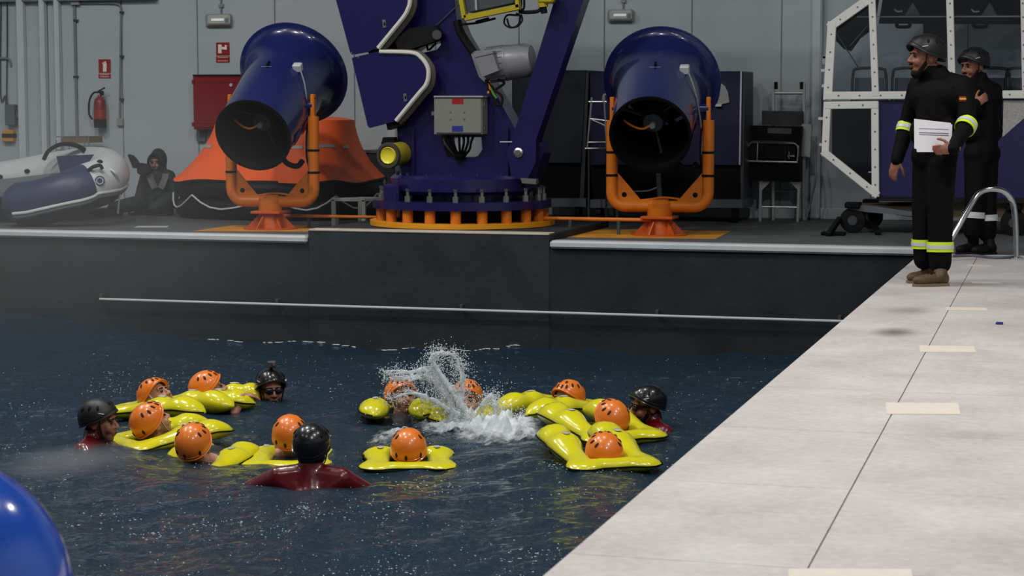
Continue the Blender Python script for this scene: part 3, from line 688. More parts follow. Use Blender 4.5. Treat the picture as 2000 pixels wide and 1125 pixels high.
# motor
MY = BY+.02
a, b = onY(948, 128, MY), onY(1040, 116, MY); ax = unit(b-a); L = np.linalg.norm(b-a)
mt = MB().lathe([(.15, 0), (.178, .02), (.182, L*.45), (.186, L*.46), (.186, L*.5), (.182, L*.51), (.178, L*.88), (.15, L), (.04, L+.01)], a, ax, 32).obj('motor', 'motor_grey', cr)
for k in range(18):
    an = 2*math.pi*k/18; N_ = unit(np.cross(ax, A(0, 0, 1))); B_ = np.cross(ax, N_); d = N_*math.cos(an)+B_*math.sin(an)
    MB().bar(a+ax*.04+d*.18, a+ax*L*.44+d*.18, .008, .022, up=d).obj('cooling_fin', 'motor_grey', mt)
MB().pix([(928, 112), (962, 104), (974, 138), (942, 150)], MY-.26, .16).obj('terminal_box', 'motor_grey', mt)
MB().pix([(925, 107), (962, 99), (963, 104), (927, 112)], MY-.27, .2).obj('terminal_lid', 'motor_grey', mt)
MB().pix([(918, 100), (946, 98), (962, 156), (946, 160), (935, 150)], MY-.08, .22).obj('gearbox', 'motor_grey', cr)
for i, (pts, m) in enumerate((([(952, 156), (965, 175), (980, 188), (979, 204), (968, 205)], 'black_rubber'), ([(948, 156), (958, 180), (968, 196), (974, 205)], 'black_rubber'),
        ([(958, 162), (962, 180), (970, 192)], 'cable_green'), ([(955, 158), (957, 175), (953, 182)], 'cable_orange'), ([(972, 155), (985, 162), (968, 175)], 'black_rubber'))):
    MB().tube(spline([onY(x, y, MY-.12) for x, y in pts], 5), .014, 6).obj('motor_cable', m, cr)
MB().tube(spline([onY(x, y, BY-.03) for x, y in ((893, 40), (899, 62), (913, 85), (925, 102))], 5), .045, 8).obj('hose_bundle', 'black_rubber', cr)
# strut, bracket and pin
st = MB().pix([(1003, 263), (1046, 276), (1150, -30), (1215, -222), (1150, -222), (1092, -30)], BY-.10, .24).obj('strut', 'crane_blue', cr)
MB().pix([(1001, 261), (1047, 274), (1046, 278), (1002, 265)], BY-.12, .28).obj('strut_flange', 'crane_blue', st)
MB().pix([(990, 300), (1000, 262), (1047, 276), (1046, 318), (1030, 350), (1000, 350)], BY-.14, .14).obj('pin_bracket', 'crane_blue', cr)
q = onY(1013, 298, BY-.14); MB().lathe([(.05, 0), (.05, .02), (.03, .03), (.028, .045)], q, (0, -1, 0), 20).obj('pin', 'steel', cr)
MB().pix([(976, 276), (1000, 276), (1000, 278), (976, 278)], BY-.15, .01).obj('weld_mark', 'coping', cr)
MB().pix([(1016, 348), (1047, 350), (1047, 360), (1020, 358)], BY-.2, .1).obj('lock_plate', 'bolt', cr)
MB().pix([(590, -215), (1250, -235), (1250, -300), (590, -285)], BY-.14, .5).obj('boom', 'crane_blue', cr)
MB().pix([(880, -105), (1004, -112), (1004, -122), (880, -115)], BY-.35, .1).obj('frame_top', 'yellow_paint', cr)
# yellow buffer lamp
a = onY(757, 304, BY-.35); b = a+A(.05, .34, .02); ax = unit(b-a)
bl = MB().lathe([(.115, .03), (.13, .02), (.135, .06), (.12, .08), (.125, .3), (.1, .34)], a, ax, 28).obj('buffer', 'yellow_paint', cr)
MB().lathe([(.10, .03), (.085, .0), (.07, .012), (.02, .025)], a, ax, 28).obj('buffer_face', 'yellow_lens', bl)
MB().lathe([(.13, .0), (.138, .02), (.138, .04), (.105, .04), (.105, .0)], a, ax, 28, close=True).obj('buffer_rim', 'shadow_and_rubber', bl)
MB().pix([(748, 268), (768, 268), (772, 282), (744, 282)], BY-.15, .12).obj('buffer_bracket', 'black', cr)
MB().bar(onY(775, 305, BY-.06), onY(790, 306, BY), .12, .1).obj('buffer_arm', 'crane_blue', cr)
# yellow valve frame at the top
VY = BY-.05
vf = MB().pix([(905, 30), (1012, 8), (1014, 18), (908, 40)], VY-.3, .1).obj('valve_frame', 'yellow_paint', cr)
MB().pix([(876, -110), (884, -110), (910, 34), (902, 36)], VY-.3, .1).obj('frame_post', 'yellow_paint', vf)
MB().pix([(996, -110), (1002, -110), (1014, 14), (1007, 15)], VY-.3, .1).obj('frame_post', 'yellow_paint', vf)
MB().pix([(893, -95), (990, -95), (1003, 5), (912, 24)], VY-.24, .22).obj('valve_block', 'dark_grey', vf)
MB().pix([(925, -30), (930, -30), (932, 20), (928, 20)], VY-.26, .02).obj('block_rib', 'aluminium', vf)
for pts, r_ in (([(1014, 23), (1030, 24), (1050, 22), (1060, 14), (1066, 2)], .02), ([(1012, 30), (990, 30), (985, 46), (998, 54), (1012, 48), (1016, 32), (1008, 26)], .010), ([(1018, 28), (1020, 40), (1010, 52), (996, 52), (990, 36)], .010), ([(900, 48), (930, 45), (960, 38), (968, 36)], .012), ([(1016, -30), (1018, 10), (1012, 20)], .012), ([(1022, -30), (1024, 12), (1018, 20)], .012)):
    MB().tube(spline([onY(x, y, VY-.2) for x, y in pts], 6), r_, 7).obj('hydraulic_hose', 'black_rubber', cr)
MB().cyl(onY(930, 44, VY-.2), onY(955, 37, VY-.2), .02, 8).obj('hose_fitting', 'black', cr)
MB().cyl(onY(1056, -30, VY-.2), onY(1061, 14, VY-.2), .05, 14).obj('valve_stem', 'yellow_paint', cr)
MB().cyl(onY(1060, 8, VY-.2), onY(1063, 26, VY-.2), .035, 12).obj('valve_nozzle', 'black', cr)
MB().box(onY(1068, -6, VY-.2), (.16, .12, .14), .02).obj('valve_handle', 'yellow_paint', cr)

# ---------------------------------------------------------------- life raft
RC = onY(546, 400, 22.55); RC[2] = 0
rf = thing('life_raft', RC, 'life raft with bright orange canopy and black tubes behind the left wind machine', 'raft')
def sup(a, rx, ry, e=.62):
    c, s_ = math.cos(a), math.sin(a); return A(math.copysign(abs(c)**e, c)*rx, math.copysign(abs(s_)**e, s_)*ry, 0)
for z in (.125, .35):
    MB().tube([RC+sup(2*math.pi*k/48, 1.12, .9, .8)+A(0, 0, z) for k in range(48)], .13, 14, closed=True).obj('buoyancy_tube', 'raft_black', rf, 60)
def canopy(a, f):                                   # f 0 = hem, 1 = ridge
    g = f**.82
    rx = 1.20+(.82-1.20)*g-.05*math.sin(math.pi*f); ry = .97+(.5-.97)*g-.05*math.sin(math.pi*f)
    p = sup(a, rx, ry, .52+.1*f); z = .45+(1.17-.45)*f+.02*math.sin(6*a)*(1-f)
    return RC+p+A(.02+.07*f, 0, z)
V = []; Fs = []; n, m = 56, 10
for i in range(m+1):
    for j in range(n): V.append(canopy(2*math.pi*j/n, i/m))
for q, sc in ((.85, .03), (.45, .05)):
    for j in range(n): c = RC+A(.09, 0, 1.17); p = canopy(2*math.pi*j/n, 1); V.append(c+(p-c)*q+A(0, 0, sc))
M2 = m+2
for i in range(M2):
    for j in range(n): Fs.append((i*n+j, i*n+(j+1) % n, (i+1)*n+(j+1) % n, (i+1)*n+j))
Fs.append(tuple(M2*n+j for j in range(n)))
MB().add(V, Fs).obj('canopy', 'raft_orange', rf, 50)
MB().tube([canopy(2*math.pi*k/56, .0)+A(0, 0, -.005) for k in range(56)], .016, 6, closed=True).obj('hem', 'raft_black', rf)
for a0, a1 in ((-1.95, -1.7), (-1.5, -1.22), (-.98, -.55), (-.32, -.12), (-2.62, -2.25)):
    pts = [canopy(a, .55)-0 for a in np.linspace(a0, a1, 6)]; pts2 = [canopy(a, .60) for a in np.linspace(a0, a1, 6)]
    c = RC+A(0, 0, .8)
    o1 = [p+unit((p-c)*A(1, 1, 0))*.008 for p in pts]; o2 = [p+unit((p-c)*A(1, 1, 0))*.008 for p in pts2]
    MB().add(o1+o2, [(i, i+1, 7+i, 6+i) for i in range(5)]).obj('reflective_tape', 'reflective', rf)
for k in range(9):
    a0 = 2*math.pi*k/9; pts = []
    for q in np.linspace(0, 1, 7): a = a0+q*2*math.pi/9; pts.append(RC+sup(a, 1.26, 1.04, .8)+A(0, 0, .29-.16*math.sin(math.pi*q)))
    MB().tube(pts, .011, 6).obj('grab_rope', 'rope', rf)
# folded orange bag and dark crate by the raft
p = onZ(432, 428, 0); g = MB()
for i in range(5): g.ell(p+A(-.2+.1*i, .02*(i % 2), .05+.01*(i % 2)), (.13, .13, .055), n=14, m=8)
bg = thing('folded_bag', p, 'crumpled orange bag on the deck at the foot of the raft', 'bag'); remesh(g, 'bag_cloth', 'raft_orange', bg, .015, 2)
MB().tube(spline([p+A(.18, -.1, .06), p+A(.28, -.12, .08), p+A(.33, -.1, .02)], 5), .012, 6).obj('bag_strap', 'raft_orange', bg)
p = onZ(590, 428, 0)+A(0, .4, 0); g = MB()
for i in range(4): g.ell(p+A(-.1+.07*i, .02*(i % 2), .04), (.08, .1, .04), n=12, m=8)
bg = thing('folded_bag', p, 'small orange strap bundle on the deck behind the left orange pedestal', 'bag'); remesh(g, 'bag_cloth', 'pedestal_orange', bg, .012, 2)

t = thing('equipment_case', onY(728, 420, 23.1), 'dark grey case standing between the raft and the crane', 'case')
MB().pix([(712, 294), (745, 296), (748, 424), (710, 424)], 23.1, .4).obj('case_body', 'dark_grey', t); MB().pix([(710, 293), (747, 295), (747, 300), (710, 298)], 23.08, .44).obj('case_lid', 'box_grey', t)
MB().pix([(741, 348), (750, 348), (748, 400), (744, 400)], 22.95, .05).obj('pale_strap', 'coping', t)

# ---------------------------------------------------------------- inflatable boat at the left
bt = thing('inflatable_boat', onZ(60, 432, 0), 'inflatable boat with navy and pale grey tubes at the left end of the deck', 'boat')
near = [atD(44, 396, 22.3), atD(70, 393, 22.25), atD(105, 384, 22.2), atD(140, 373, 22.2), atD(172, 360, 22.3)]
bow = [atD(172, 360, 22.3), atD(198, 351, 22.4), atD(212, 341, 22.7), atD(207, 331, 23.1), atD(190, 326, 23.5), atD(160, 327, 23.8)]
farT = [atD(160, 327, 23.8), atD(110, 334, 23.95), atD(30, 349, 24.05), atD(-60, 362, 24.1), atD(-190, 372, 24.1)]
full = spline(near+bow[1:]+farT[1:], 6); nn = 6*4; nb = 6*5
RT = .235
def rad(i, n_):                                   # cone ends at the stern
    return [RT]*n_
t1 = full[:nn+1]; t2 = full[nn:nn+nb+1]; t3 = full[nn+nb:]
ext = [t1[0]+unit(t1[0]-t1[1])*RT*q for q in (.92, .8, .6, .35, .15)]
MB().tube(ext+t1, [RT*q for q in (.25, .55, .78, .93, .99)]+[RT]*len(t1), 20).obj('near_tube', 'boat_navy', bt, 60)
MB().tube(t2, RT*1.012, 20).obj('bow_tube', 'boat_white', bt, 60)
MB().tube(t3, RT*.98, 20).obj('far_tube', 'boat_white', bt, 60)
# lower white belly band and rub strake on the near side
def side(pts, a, r, scale=1.0):
    P, fr = frames(pts); out = []
    for p, (t, N, B) in zip(P, fr):
        h = unit(np.cross(t, A(0, 0, 1))); h = h if np.dot(h, EYE-p) > 0 else -h
        out.append(p+r*(h*math.cos(a)+A(0, 0, 1)*math.sin(a)))
    return out
sel = t1+t2[1:16]
for a, r_, m in ((-.50, .02, 'boat_white'), (-.68, .026, 'box_grey'), (-.86, .02, 'boat_white')):
    MB().tube(side(sel, a, RT*1.01), r_, 8).obj('rub_strake', m, bt)
MB().tube([p-A(0, 0, .07) for p in sel[:-6]], RT*.93, 16).obj('belly', 'black_rubber', bt, 60)
# hull floor, locker, arch strap, handles, badge
MB().prism([atD(-150, 400, 22.8), atD(120, 372, 22.6), atD(190, 350, 23.1), atD(120, 345, 23.7), atD(-150, 375, 23.8)], (0, 0, .05)).obj('hull_floor', 'box_grey', bt)
MB().pix([(110, 305), (176, 302), (168, 338), (120, 347)], 20.62, .3).obj('bow_locker', 'boat_navy', bt)
MB().tube(spline([atD(85, 312, 23.5), atD(95, 295, 23.5), atD(115, 283, 23.5), atD(140, 282, 23.5), atD(162, 291, 23.5), atD(176, 305, 23.4)], 6), .05, 8, sq=(1.6, .5)).obj('arch_strap', 'black_rubber', bt, 60)
for x, y in ((12, 333), (40, 328), (68, 318)):
    MB().tube(spline([atD(x-10, y+3, 24), atD(x-5, y-4, 24), atD(x+5, y-5, 24), atD(x+9, y-1, 24)], 5), .018, 6).obj('grab_handle', 'black_rubber', bt)
for (x, y, dd) in ((53, 334, 23.78), (195, 316, 22.25), (0, 345, 23.8)): MB().ell(atD(x, y, dd), (.035, .03, .025), n=12, m=8).obj('cleat', 'black', bt)
MB().tube(spline([atD(172, 333, 22.12), atD(182, 326, 22.08), atD(195, 323, 22.1), atD(200, 330, 22.12)], 5), .022, 6).obj('grab_handle', 'black_rubber', bt)
q = atD(195, 353, 22.12); bd = unit(EYE-q); MB().lathe([(.055, -.03), (.055, .012)], q, bd, 20).obj('badge', 'boat_navy', bt)
MB().lathe([(.04, .012), (.04, .016), (.03, .016), (.03, .012)], q, bd, 20, close=True).obj('badge_ring', 'boat_white', bt)
MB().tube(spline([atD(198, 322, 22.35), atD(222, 335, 22.2), atD(232, 350, 22.3), atD(236, 365, 22.4), atD(232, 395, 22.5), atD(230, 417, 22.6)], 6), .012, 6).obj('painter_rope', 'rope', bt)
MB().pix([(-60, 365), (14, 365), (14, 440), (-60, 440)], 20.75, .2).obj('stern_box', 'boat_navy', bt); MB().pix([(-60, 384), (14, 384), (14, 388), (-60, 388)], 20.74, .01).obj('stripe', 'coping', bt)
for x in (30, 160): a_ = onZ(x, 428, 0)+A(0, .35, 0); MB().box(a_+A(0, 0, .05), (.12, 1.2, .1), .01).obj('chock', 'black_rubber', bt)
# wire crate behind the boat
t = thing('wire_crate', onY(145, 330, 23.3), 'wire crate with a tan cover standing behind the boat', 'crate')
MB().pix([(121, 268), (170, 266), (172, 279), (119, 280)], 23.2, .4).obj('cover', 'wood_tan', t)
for x in (110, 120, 135, 150, 165, 173): MB().cyl(onY(x, 266 if x > 115 else 274, 23.2), onY(x, 400, 23.2)*A(1, 1, 0), .008, 6).obj('wire', 'grey_conduit', t)
for y in (266, 292, 320, 350): MB().cyl(onY(110, y+1, 23.2), onY(173, y, 23.2), .008, 6).obj('wire', 'grey_conduit', t)

# ---------------------------------------------------------------- dark modules behind the right wind machine
def module(x0, x1, ytop, ymid, ybot, up, label, slant, white_edge):
    Y0 = 22.75
    t = thing('padded_module', onY((x0+x1)/2, 425, Y0), label, 'module')
    MB().pix([(x0, ytop), (x1, ytop), (x1-slant, ymid), (x0, ymid)], Y0, .75).obj('upper_shell', up, t)
    MB().pix([(x0, ymid), (x1-slant, ymid), (x1-slant-2, ybot), (x0+6, ybot)], Y0+.05, .65).obj('lower_shell', 'module_black', t)
    MB().pix([(x0, ybot), (x1, ybot), (x1, ybot+16), (x0, ybot+16)], Y0-.1, .8).obj('base_rail', 'box_grey', t)
    for x in (x0+18, x1-14):
        q = onY(x, ybot+22, Y0); q[2] = .09; MB().cyl(q-A(.03, 0, 0), q+A(.03, 0, 0), .09, 16).obj('caster', 'black_rubber', t)
        MB().box(q+A(0, 0, .1), (.1, .12, .06), .01).obj('caster_fork', 'dark_grey', t)
    if white_edge:
        MB().pix([(x1-4, ytop), (x1-1, ytop), (x1-4, ymid), (x1-7, ymid)], Y0-.02, .04).obj('edge_strip', 'coping', t)
        MB().pix([(x1-2, ytop), (x1+4, ytop+3), (x1+2, ybot), (x1-4, ybot)], Y0+.02, .6).obj('side_frame', 'dark_grey', t)
    else:
        MB().pix([(x1+1, ytop+2), (x1+6, ytop+3), (x1-4, ybot), (x1-slant-2, ybot)], Y0+.02, .5).obj('side_frame', 'dark_grey', t)
    return t
module(1000, 1144, 137, 318, 388, 'module_slate', 'dark slate module on a grey rail base between the crane and the right wind machine', 10, False)
m2 = module(1153, 1450, 139, 322, 390, 'module_navy', 'wide navy module with a pale edge strip behind the right wind machine', 0, True)
MB().pix([(1409, 163), (1416, 168), (1422, 180), (1425, 200), (1400, 206), (1405, 190)], 22.74, -.015).obj('quadrant_plate', 'aluminium', m2)
MB().pix([(1398, 203), (1410, 203), (1410, 208), (1398, 208)], 22.73, -.03).obj('latch', 'coping', m2)
t = thing('step_ladder', onY(1165, 425, 22.4), 'thin pale metal ladder rack left of the right wind machine', 'ladder')
for a, b in (((1147, 290), (1156, 190)), ((1185, 290), (1180, 188))): MB().cyl(onY(*a, 22.4), onY(*b, 22.4), .012, 8).obj('side_rail', 'aluminium', t)
for a, b in (((1150, 199), (1185, 199)), ((1151, 232), (1185, 236)), ((1147, 278), (1185, 278)), ((1143, 290), (1185, 290)), ((1156, 234), (1185, 247))): MB().cyl(onY(*a, 22.4), onY(*b, 22.4), .011, 8).obj('rung', 'aluminium', t)
MB().tube(spline([onY(1178, 198, 22.4), onY(1180, 186, 22.4), onY(1188, 184, 22.4)], 5), .016, 8).obj('hook', 'aluminium', t)
for x in (1150, 1184): MB().cyl(onY(x, 290, 22.4), onY(x, 436, 22.4)*A(1, 1, 0)+A(0, 0, 0), .012, 8).obj('leg', 'dark_grey', t)
t = thing('low_bar_frame', onY(1250, 430, 22.3), 'thin steel bar frame on the deck behind the right yoke', 'frame')
MB().tube(spline([onY(1200, 360, 22.4), onY(1222, 372, 22.4), onY(1262, 373, 22.4), onY(1284, 366, 22.4)], 5), .010, 6).obj('bar', 'aluminium', t)
MB().cyl(onY(1286, 338, 22.4), onY(1291, 432, 22.4)*A(1, 1, 0), .03, 8).obj('post', 'box_grey', t)
MB().cyl(onY(1205, 362, 22.4), onY(1205, 432, 22.4)*A(1, 1, 0), .015, 8).obj('post', 'box_grey', t)

# ---------------------------------------------------------------- ladder, seats and boards against the wall
LY = 23.45
t = thing('aluminium_ladder', onY(1540, 430, LY), 'short aluminium ladder leaning on the wall behind the stacked black seat', 'ladder')
for x in (1510, 1570): MB().pix([(x-2.5, 162), (x+2.5, 162), (x+2.5, 430), (x-2.5, 430)], LY, .06).obj('side_rail', 'aluminium', t); MB().pix([(x-3+(5 if x < 1540 else -5), 160), (x+3+(5 if x < 1540 else -5), 160), (x+3+(5 if x < 1540 else -5), 174), (x-3+(5 if x < 1540 else -5), 174)], LY-.02, .05).obj('rubber_cap', 'black_rubber', t)
for y in (182, 222, 300, 372): MB().cyl(onY(1510, y, LY+.03), onY(1570, y, LY+.03), .018, 8).obj('rung', 'aluminium', t)
t = thing('folded_board', onY(1530, 245, LY), 'dark green board leaning across the aluminium ladder', 'board')
MB().pix([(1488, 217), (1568, 218), (1568, 246), (1488, 244)], LY-.06, .05).obj('board_face', 'green_board', t); MB().pix([(1488, 216), (1568, 217), (1568, 219), (1488, 218)], LY-.065, .06).obj('board_edge', 'dark_grey', t)
t = thing('aluminium_plate', onY(1570, 305, LY-.1), 'bare aluminium plate standing beside the black seat', 'plate')
MB().pix([(1566, 242), (1583, 243), (1579, 306), (1562, 305)], LY-.1, .03).obj('plate_face', 'aluminium', t); MB().pix([(1583, 243), (1585, 244), (1581, 308), (1579, 306)], LY-.1, .12).obj('plate_flange', 'aluminium', t)
t = thing('folding_seat', onY(1508, 420, LY-.35), 'black folding seat with chrome tube frame against the wall', 'seat')
SY = LY-.35
MB().pix([(1462, 245), (1566, 247), (1560, 330), (1458, 326)], SY+.1, .12).obj('back_board', 'module_black', t)
MB().pix([(1499, 250), (1546, 251), (1546, 262), (1499, 260)], SY+.09, .02).obj('recess', 'dark_grey', t)
MB().tube(spline([onY(1457, 316, SY), onY(1460, 290, SY), onY(1468, 278, SY), onY(1485, 277, SY), onY(1540, 279, SY), onY(1555, 282, SY), onY(1559, 293, SY), onY(1557, 317, SY)], 6), .016, 8).obj('frame_tube', 'chrome', t)
MB().cyl(onY(1456, 315, SY), onY(1558, 317, SY), .016, 8).obj('frame_tube', 'chrome', t)
for a, b in (((1480, 278), (1478, 315)), ((1536, 280), (1533, 316))): MB().cyl(onY(*a, SY), onY(*b, SY), .01, 8).obj('frame_bar', 'chrome', t)
MB().pix([(1464, 282), (1553, 283), (1552, 312), (1462, 312)], SY+.03, .05).obj('cushion', 'black_rubber', t)
MB().pix([(1540, 296), (1542, 296), (1542, 310), (1540, 310)], SY-.01, .01).obj('hinge', 'chrome', t); MB().pix([(1538, 303), (1552, 303), (1552, 306), (1538, 306)], SY-.01, .01).obj('hinge', 'chrome', t)
MB().pix([(1455, 318), (1562, 320), (1562, 356), (1460, 352)], SY+.02, .2).obj('seat_pad', 'module_black', t)
for x0, x1 in ((1486, 1485), (1561, 1558)):
    MB().bar(onY(x0, 354, SY+.1), onY(x1, 424, SY+.1)*A(1, 1, 0)+A(0, 0, .0), .03, .03).obj('leg', 'aluminium', t)
    s_ = 1 if x0 < 1500 else -1
    MB().pix([(x0-2*s_, 355), (x0+18*s_, 355), (x0+2*s_, 372)], SY+.09, .02).obj('leg_gusset', 'aluminium', t)
MB().cyl(onY(1487, 404, SY+.1), onY(1559, 405, SY+.1), .01, 8).obj('stretcher', 'aluminium', t)
t = thing('bent_tube', onY(1585, 430, 23.3), 'thin bent metal tube leaning beside the column', 'tube')
MB().tube(spline([onY(1574, 430, 23.3)*A(1, 1, 0)+A(0, 0, .01), onY(1588, 375, 23.3), onY(1593, 345, 23.3), onY(1592, 300, 23.4)], 6), .012, 6).obj('tube_body', 'grey_conduit', t)

# ---------------------------------------------------------------- helicopter-like training cabin at the right
KY = 21.2
cb = thing('training_cabin', onY(1800, 455, KY), 'white framed cabin module with glass panes and navy lower shell on a trolley', 'cabin')
def strip(pts, w_, Y, t, name, m, par, closed=False, riv=None):
    """flat riveted frame strips following a polyline of photo points"""
    n_ = len(pts); segs = range(n_ if closed else n_-1); first = None
    for i in segs:
        a, b = onY(*pts[i], Y), onY(*pts[(i+1) % n_], Y)
        d = unit(b-a); e_ = A(0, .004*(i % 2), 0); o = MB().bar(a-d*w_*.47+e_, b+d*w_*.47+e_, t, w_, .006, up=np.cross(d, A(0, 1, 0))).obj(name, m, par)
        first = first or o
        if riv:
            L = np.linalg.norm(b-a); k = max(2, int(L/riv))
            for q in range(k):
                p = a+d*L*(q+.5)/k; MB().lathe([(.011, 0), (.009, -.006)], p-A(0, t/2-.002, 0)+e_, (0, 1, 0), 8).obj('rivet', 'bolt', o)
    return first
S = 3900/21.1
fw_ = 17/S
# upper window frames
strip([(1617, 188), (1625, 50), (1692, 2), (1815, -88), (2080, -90), (2082, 184)], fw_, KY, .05, 'frame_strip', 'cabin_white', cb, riv=.17)
strip([(1618, 187), (2080, 184)], fw_*.9, KY-.006, .05, 'sill_strip', 'cabin_white', cb, riv=.2)
strip([(1710, 182), (1703, -8)], fw_*.8, KY-.01, .05, 'mullion_strip', 'cabin_white', cb, riv=.14)
strip([(1860, 182), (1853, -88)], fw_*.8, KY-.01, .05, 'mullion_strip', 'cabin_white', cb, riv=.14)
strip([(2001, 182), (1996, -88)], fw_*.5, KY-.01, .05, 'mullion_strip', 'cabin_white', cb, riv=.14)
# lower emergency window
strip([(1616, 206), (1709, 205), (1710, 378), (1612, 299)], fw_*.85, KY, .05, 'lower_frame_strip', 'cabin_white', cb, closed=True, riv=.17)
def pane(poly, name='pane'): MB().pix(poly, KY+.02, .008).obj(name, 'glass_pane', cb, 0)
pane([(1622, 184), (1628, 54), (1692, 6), (1704, 0), (1704, 182)]); pane([(1712, 182), (1706, -8), (1815, -86), (1853, -86), (1858, 182)]); pane([(1862, 182), (1858, -86), (1996, -86), (2001, 182)])
pane([(1616, 206), (1708, 206), (1708, 370), (1616, 300)])
# shell: navy side, dark inside, roof
MB().pix([(1716, 196), (2080, 192), (2080, 392), (1716, 392)], KY+.03, .05).obj('navy_side', 'cabin_navy', cb)
MB().pix([(1960, 200), (2080, 200), (2080, 196), (2000, 196), (1955, 250), (1958, 262), (1985, 215)], KY+.028, -.004).obj('reflective_foil', 'reflective', cb)
MB().pix([(1960, 196), (2040, 196), (1958, 268)], KY+.027, -.004).obj('foil_flap', 'reflective', cb)
BYK = KY+1.7
MB().pix([(1625, 200), (2080, 200), (2080, 392), (1716, 392), (1625, 310)], KY+.75, .04).obj('inner_bulkhead', 'cabin_dark', cb)
fl = onY(1716, 392, KY); fr_ = onY(2080, 392, KY); MB().box(((fl[0]+fr_[0])/2, KY+.85, fl[2]+.02), (fr_[0]-fl[0], 1.7, .05)).obj('cabin_floor', 'cabin_dark', cb)
MB().pix([(1725, -8), (1815, -84), (2080, -84), (2080, 48), (1716, 46)], BYK, .04).obj('rear_header', 'cabin_dark', cb)
MB().pix([(1803, 40), (1855, 40), (1858, 110), (1803, 108)], BYK-.2, .04).obj('rear_panel', 'cabin_dark', cb)
MB().pix([(1628, 48), (1633, 80), (1648, 96), (1662, 100), (1680, 75), (1708, 54), (1716, 0), (1716, -12), (1690, 6)], KY+.9, .04).obj('roof_curve', 'cabin_dark', cb)
a = onY(1815, -88, KY+.05); b = onY(2080, -88, KY+.05); a[2] -= .09; MB().box(((a[0]+b[0])/2, KY+.85, a[2]+.1), (b[0]-a[0], 1.8, .08)).obj('roof', 'cabin_dark', cb)
MB().pix([(1640, 32), (2080, 30), (2080, 33), (1640, 34)], KY+.2, .02).obj('roof_rail', 'aluminium', cb)
for x in (1765, 1915):
    MB().tube(spline([onY(x-13, 46, KY+.4), onY(x-12, 52, KY+.4), onY(x+10, 52, KY+.4), onY(x+12, 46, KY+.4)], 5), .018, 6).obj('grab_bar', 'black', cb)
    MB().tube(spline([onY(x-18, 18, KY+.3), onY(x-12, 23, KY+.3), onY(x-2, 22, KY+.3)], 5), .012, 6).obj('cabin_pipe', 'aluminium', cb)
    MB().pix([(x+2, 30), (x+18, 5), (x+32, 30)], KY+.5, .02).obj('harness_plate', 'box_grey', cb)
e_ = onY(2080, 392, KY); e2 = onY(2080, 190, KY); MB().box((e_[0]-.02, KY+.87, (e_[2]+e2[2])/2), (.04, 1.66, e2[2]-e_[2])).obj('end_panel', 'cabin_navy', cb)
for x0 in (1664, 1742, 1905, 1964):
    s_ = MB().pix([(x0+6, 152), (x0+62, 152), (x0+64, 200), (x0+4, 200)], KY+1.15, .05).obj('seat_back', 'seat_grey', cb)
    MB().tube(spline([onY(x0, 200, KY+1.1), onY(x0+2, 145, KY+1.1), onY(x0+12, 134, KY+1.1), onY(x0+56, 134, KY+1.1), onY(x0+66, 145, KY+1.1), onY(x0+68, 200, KY+1.1)], 6), .016, 6).obj('seat_hoop', 'dark_grey', s_)
MB().cyl(onY(1634, 66, KY+.1), onY(1678, 134, KY+.3), .006, 6).obj('cord', 'aluminium', cb); MB().cyl(onY(1695, 50, KY+.1), onY(1660, 90, KY+.3), .006, 6).obj('cord', 'aluminium', cb)
MB().bar(onY(1632, 60, KY+.05), onY(1700, 10, KY+.05), .05, .02).obj('inner_seal', 'black_rubber', cb)
for x, y in ((1609, 138), (1604, 232), (1606, 283), (1611, 168), (1612, 112)): MB().box(onY(x, y, KY+.03), (.06, .05, .035), .006).obj('hinge', 'coping', cb)
MB().box(onY(1610, 118, KY+.03), (.04, .05, .1), .006).obj('hinge', 'grey_paint', cb)
MB().bar(onY(1696, 336, KY+.01), onY(1706, 336, KY+.01), .01, .01).obj('handle', 'coping', cb)
# trolley under the cabin
t = thing('cabin_trolley', onZ(1700, 452, 0)+A(.3, .3, 0), 'low black wheeled trolley under the training cabin', 'trolley')
MB().pix([(1660, 402), (1800, 402), (1800, 392), (1740, 388), (2080, 388), (2080, 425), (1790, 425), (1690, 412)], KY+.15, .9).obj('platform', 'wood_tan', t)
MB().pix([(1655, 400), (1700, 402), (1800, 416), (1800, 424), (1690, 414), (1655, 408)], KY+.05, .1).obj('side_beam', 'box_grey', t)
for x, Y_ in ((1666, KY+.1), (1830, KY+.1), (1980, KY+.1), (1700, KY+.9)):
    q = onY(x, 430, Y_); q[2] = .135
    wv = A(.0, .06, 0); o = MB().lathe([(.09, -.05), (.13, -.045), (.135, -.03), (.135, .03), (.13, .045), (.09, .05)], q, (0, 1, 0), 24).obj('wheel', 'black_rubber', t); MB().lathe([(.05, -.055), (.05, .055)], q, (0, 1, 0), 16).obj('hub', 'dark_grey', o)
    MB().box(q+A(0, 0, .16), (.16, .2, .06), .01).obj('wheel_bracket', 'black', t)
MB().bar(onZ(1618, 458, .02), onZ(1640, 436, .1)+A(0, 0, .05), .06, .05, .01).obj('foot_pedal', 'black', t); MB().box(onZ(1628, 456, .02), (.25, .12, .04), .01).obj('jack_foot', 'black', t)
MB().bar(onZ(1715, 456, .02), onZ(1700, 420, .16), .06, .05, .01).obj('jack_leg', 'black', t)

